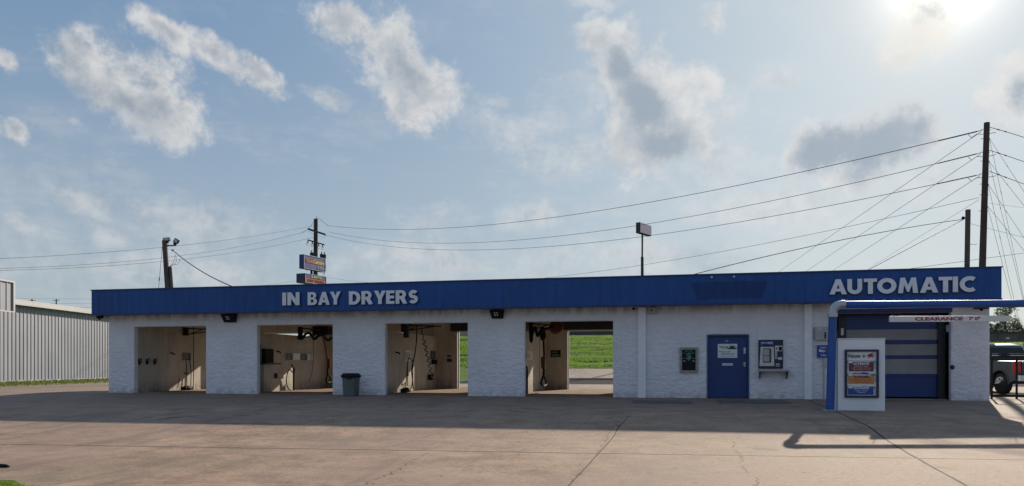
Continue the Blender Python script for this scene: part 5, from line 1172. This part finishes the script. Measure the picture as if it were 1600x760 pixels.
# far poles beyond the metal building
for i, px in enumerate((50, 88)):
    zz = 190 + i * 22; a = at_z(px, 467.5, zz); s = MB().use(M['wood']); s.tube([(a.x, a.y, H(a.x, a.y)), a], .16, 6); tt = thing('utility_pole', 'tiny far pole above the grey metal roof, %s the other one' % ('left of' if i == 0 else 'right of'), 'utility pole', (a.x, a.y, 0)); s.build('shaft', tt); s = MB().use(M['wood']); s.tube([a - rt * .9 - UZ * .4, a + rt * .9 - UZ * .4], .07, 5); s.build('crossarm', tt)
for i, (y0, y1) in enumerate(((467, 467.5), (474, 475), (480.5, 481))): wire((-60, y0), 195, (200, y1), 225, None, .028, '%s far line above the grey metal roof' % ('highest', 'middle', 'lowest')[i])

# ------------------------------------------------------------------ far buildings and trees
p = at_z(920, 522, 96); 
a = at_z(690, 522, 95); b = at_z(985, 522, 90); t = thing('far_building', 'low tan building with dark painted roof-shadow bands beyond the grass bank', 'building', (p.x, p.y, 4.3))
s = MB().use(M['tan_far']); y0 = 66; s.box(a.x, b.x + 2, y0, y0 + 10, 4.0, 6.6); s.build('wall', t); s = MB().use(M['barn_trim']); s.box(a.x - .6, b.x + 2.6, y0 - .8, y0 + 10.5, 6.6, 6.9); s.build('roof', t)
s = MB().use(M['roof_shade_far']); s.box(a.x + 7, b.x - .2, y0 - .05, y0 - .01, 4.75, 5.2); s.build('shadow_band', t)  # roof shadow on the wall, put on as a dark strip
s = MB().use(M['roof_shade_far']); s.box(a.x + 3.0, b.x + .2, y0 - .06, y0 - .01, 5.6, 5.75); s.build('shade_band', t)  # thinner dark strip painting the shade under the roof
y0 = 104; a = at_Y(1500, 530, y0); b = at_Y(1800, 530, y0); z1 = at_Y(1570, 520, y0).z
t = thing('far_building', 'long low brown building beyond the grass and the pickup', 'building', ((a.x + b.x) / 2, y0, 4.2))
s = MB().use(M['brick_far']); s.box(a.x, b.x, y0, y0 + 14, 3.6, z1); s.build('wall', t); s = MB().use(M['roof_shade_far']); s.box(a.x - .3, b.x + .3, y0 - .3, y0 + 14.3, z1, z1 + .12); s.build('roof', t)
s = MB().use(M['paper']); q = at_Y(1574.5, 529, y0 - .02); s.box(q.x - .2, q.x + .25, y0 - .03, y0 - .005, q.z - .1, q.z + .15); s.build('wall_lamp', t)
for px in (1558.5, 1592.5): s = MB().use(M['roof_shade_far']); q = at_Y(px, 527, y0 - .02); s.box(q.x - .12, q.x + .14, y0 - .03, y0 - .005, q.z - .25, q.z + .3); s.build('window', t)
def tree(px, pyb, pyt, z, wpx, n, label, dens=.5, leaf=.20, seed=1, grp='trees beyond the brown building'):
    rr = random.Random(seed); b_ = at_z(px, pyb, z); gz_ = H(b_.x, b_.y); tp = at_z(px, pyt, z); hgt = tp.z - gz_; wd = wpx / F * z / 2
    t = thing('tree', label, 'tree', (b_.x, b_.y, gz_), 0, grp); base = Vector((b_.x, b_.y, gz_)); s = MB().use(M['wood'])
    r0 = hgt * .022 + .05; s.tube([base, base + Vector((.1, 0, hgt * .3)), base + Vector((-.1, .1, hgt * .55)), base + Vector((0, 0, hgt * .85))], [r0, r0 * .75, r0 * .5, r0 * .15], 8)
    clumps = []
    for i in range(n):
        an = rr.random() * 2 * PI; hz_ = rr.uniform(.28, 1.0); rad = wd * math.sqrt(rr.random()) * (1 - .55 * max(0, hz_ - .55) / .45) * (.75 + .5 * rr.random()); c = base + Vector((math.cos(an) * rad, math.sin(an) * rad, hgt * hz_ * .97)); clumps.append(c)
        st = base + Vector((0, 0, hgt * max(.2, hz_ - .3))); s.tube([st, st.lerp(c, .5) + UZ * .15, c], [r0 * .35, r0 * .2, .02], 5)
    s.build('trunk', t)
    s = MB().use(M['leaf'])
    for c in clumps:
        cr = wd * rr.uniform(.14, .30)
        for _ in range(int(70 * dens * 2)):
            d = Vector((rr.gauss(0, 1), rr.gauss(0, 1), rr.gauss(0, .7))) * cr * .6; q = c + d; l_ = leaf * rr.uniform(.6, 1.4)
            n1 = Vector((rr.gauss(0, 1), rr.gauss(0, 1), rr.gauss(0, 1))).normalized(); n2 = n1.orthogonal().normalized()
            s.add([q - n1 * l_, q + n2 * l_ * .5, q + n1 * l_, q - n2 * l_ * .5], [(0, 1, 2, 3)])
    s.build('crown', t)
tree(1571, 531, 477, 125, 44, 44, 'tall open crowned tree standing above the long brown building', .36, .19, 3)
tree(1553, 531, 505, 122, 22, 22, 'low bushy tree next to the pillar end of the brown building', .5, .22, 4)
tree(1590, 531, 507, 128, 26, 24, 'low rounded tree to the right of the tall open tree', .5, .22, 5)
tree(1618, 531, 500, 132, 34, 26, 'rounded tree cut off at the frame edge beyond the brown building', .5, .24, 6)
s = MB().use(M['wood']); a = at_z(1597.5, 531, 100); b = at_z(1597.5, 512, 100); s.tube([(a.x, a.y, H(a.x, a.y)), b], .12, 6); s.tube([(a.x, a.y, b.z - .2), b - rt * .3 + UZ * .1], .08, 5); tag(s.build('fence_post'), 'slim dark post in front of the far right trees', 'post')

# ------------------------------------------------------------------ camera
cam = bpy.data.cameras.new('camera'); co = bpy.data.objects.new('camera', cam); COL.objects.link(co)
co.location = (0, -D, EYE); co.rotation_euler = (math.radians(90), 0, A); cam.sensor_width = 36; cam.lens = 36 * F / 1600
cam.shift_y = (HY - 380) / 1600; cam.clip_start = .05; cam.clip_end = 3000
SC.camera = co
for o in list(bpy.data.objects):
    if o.name.startswith('wheel_tmp'): bpy.data.objects.remove(o)
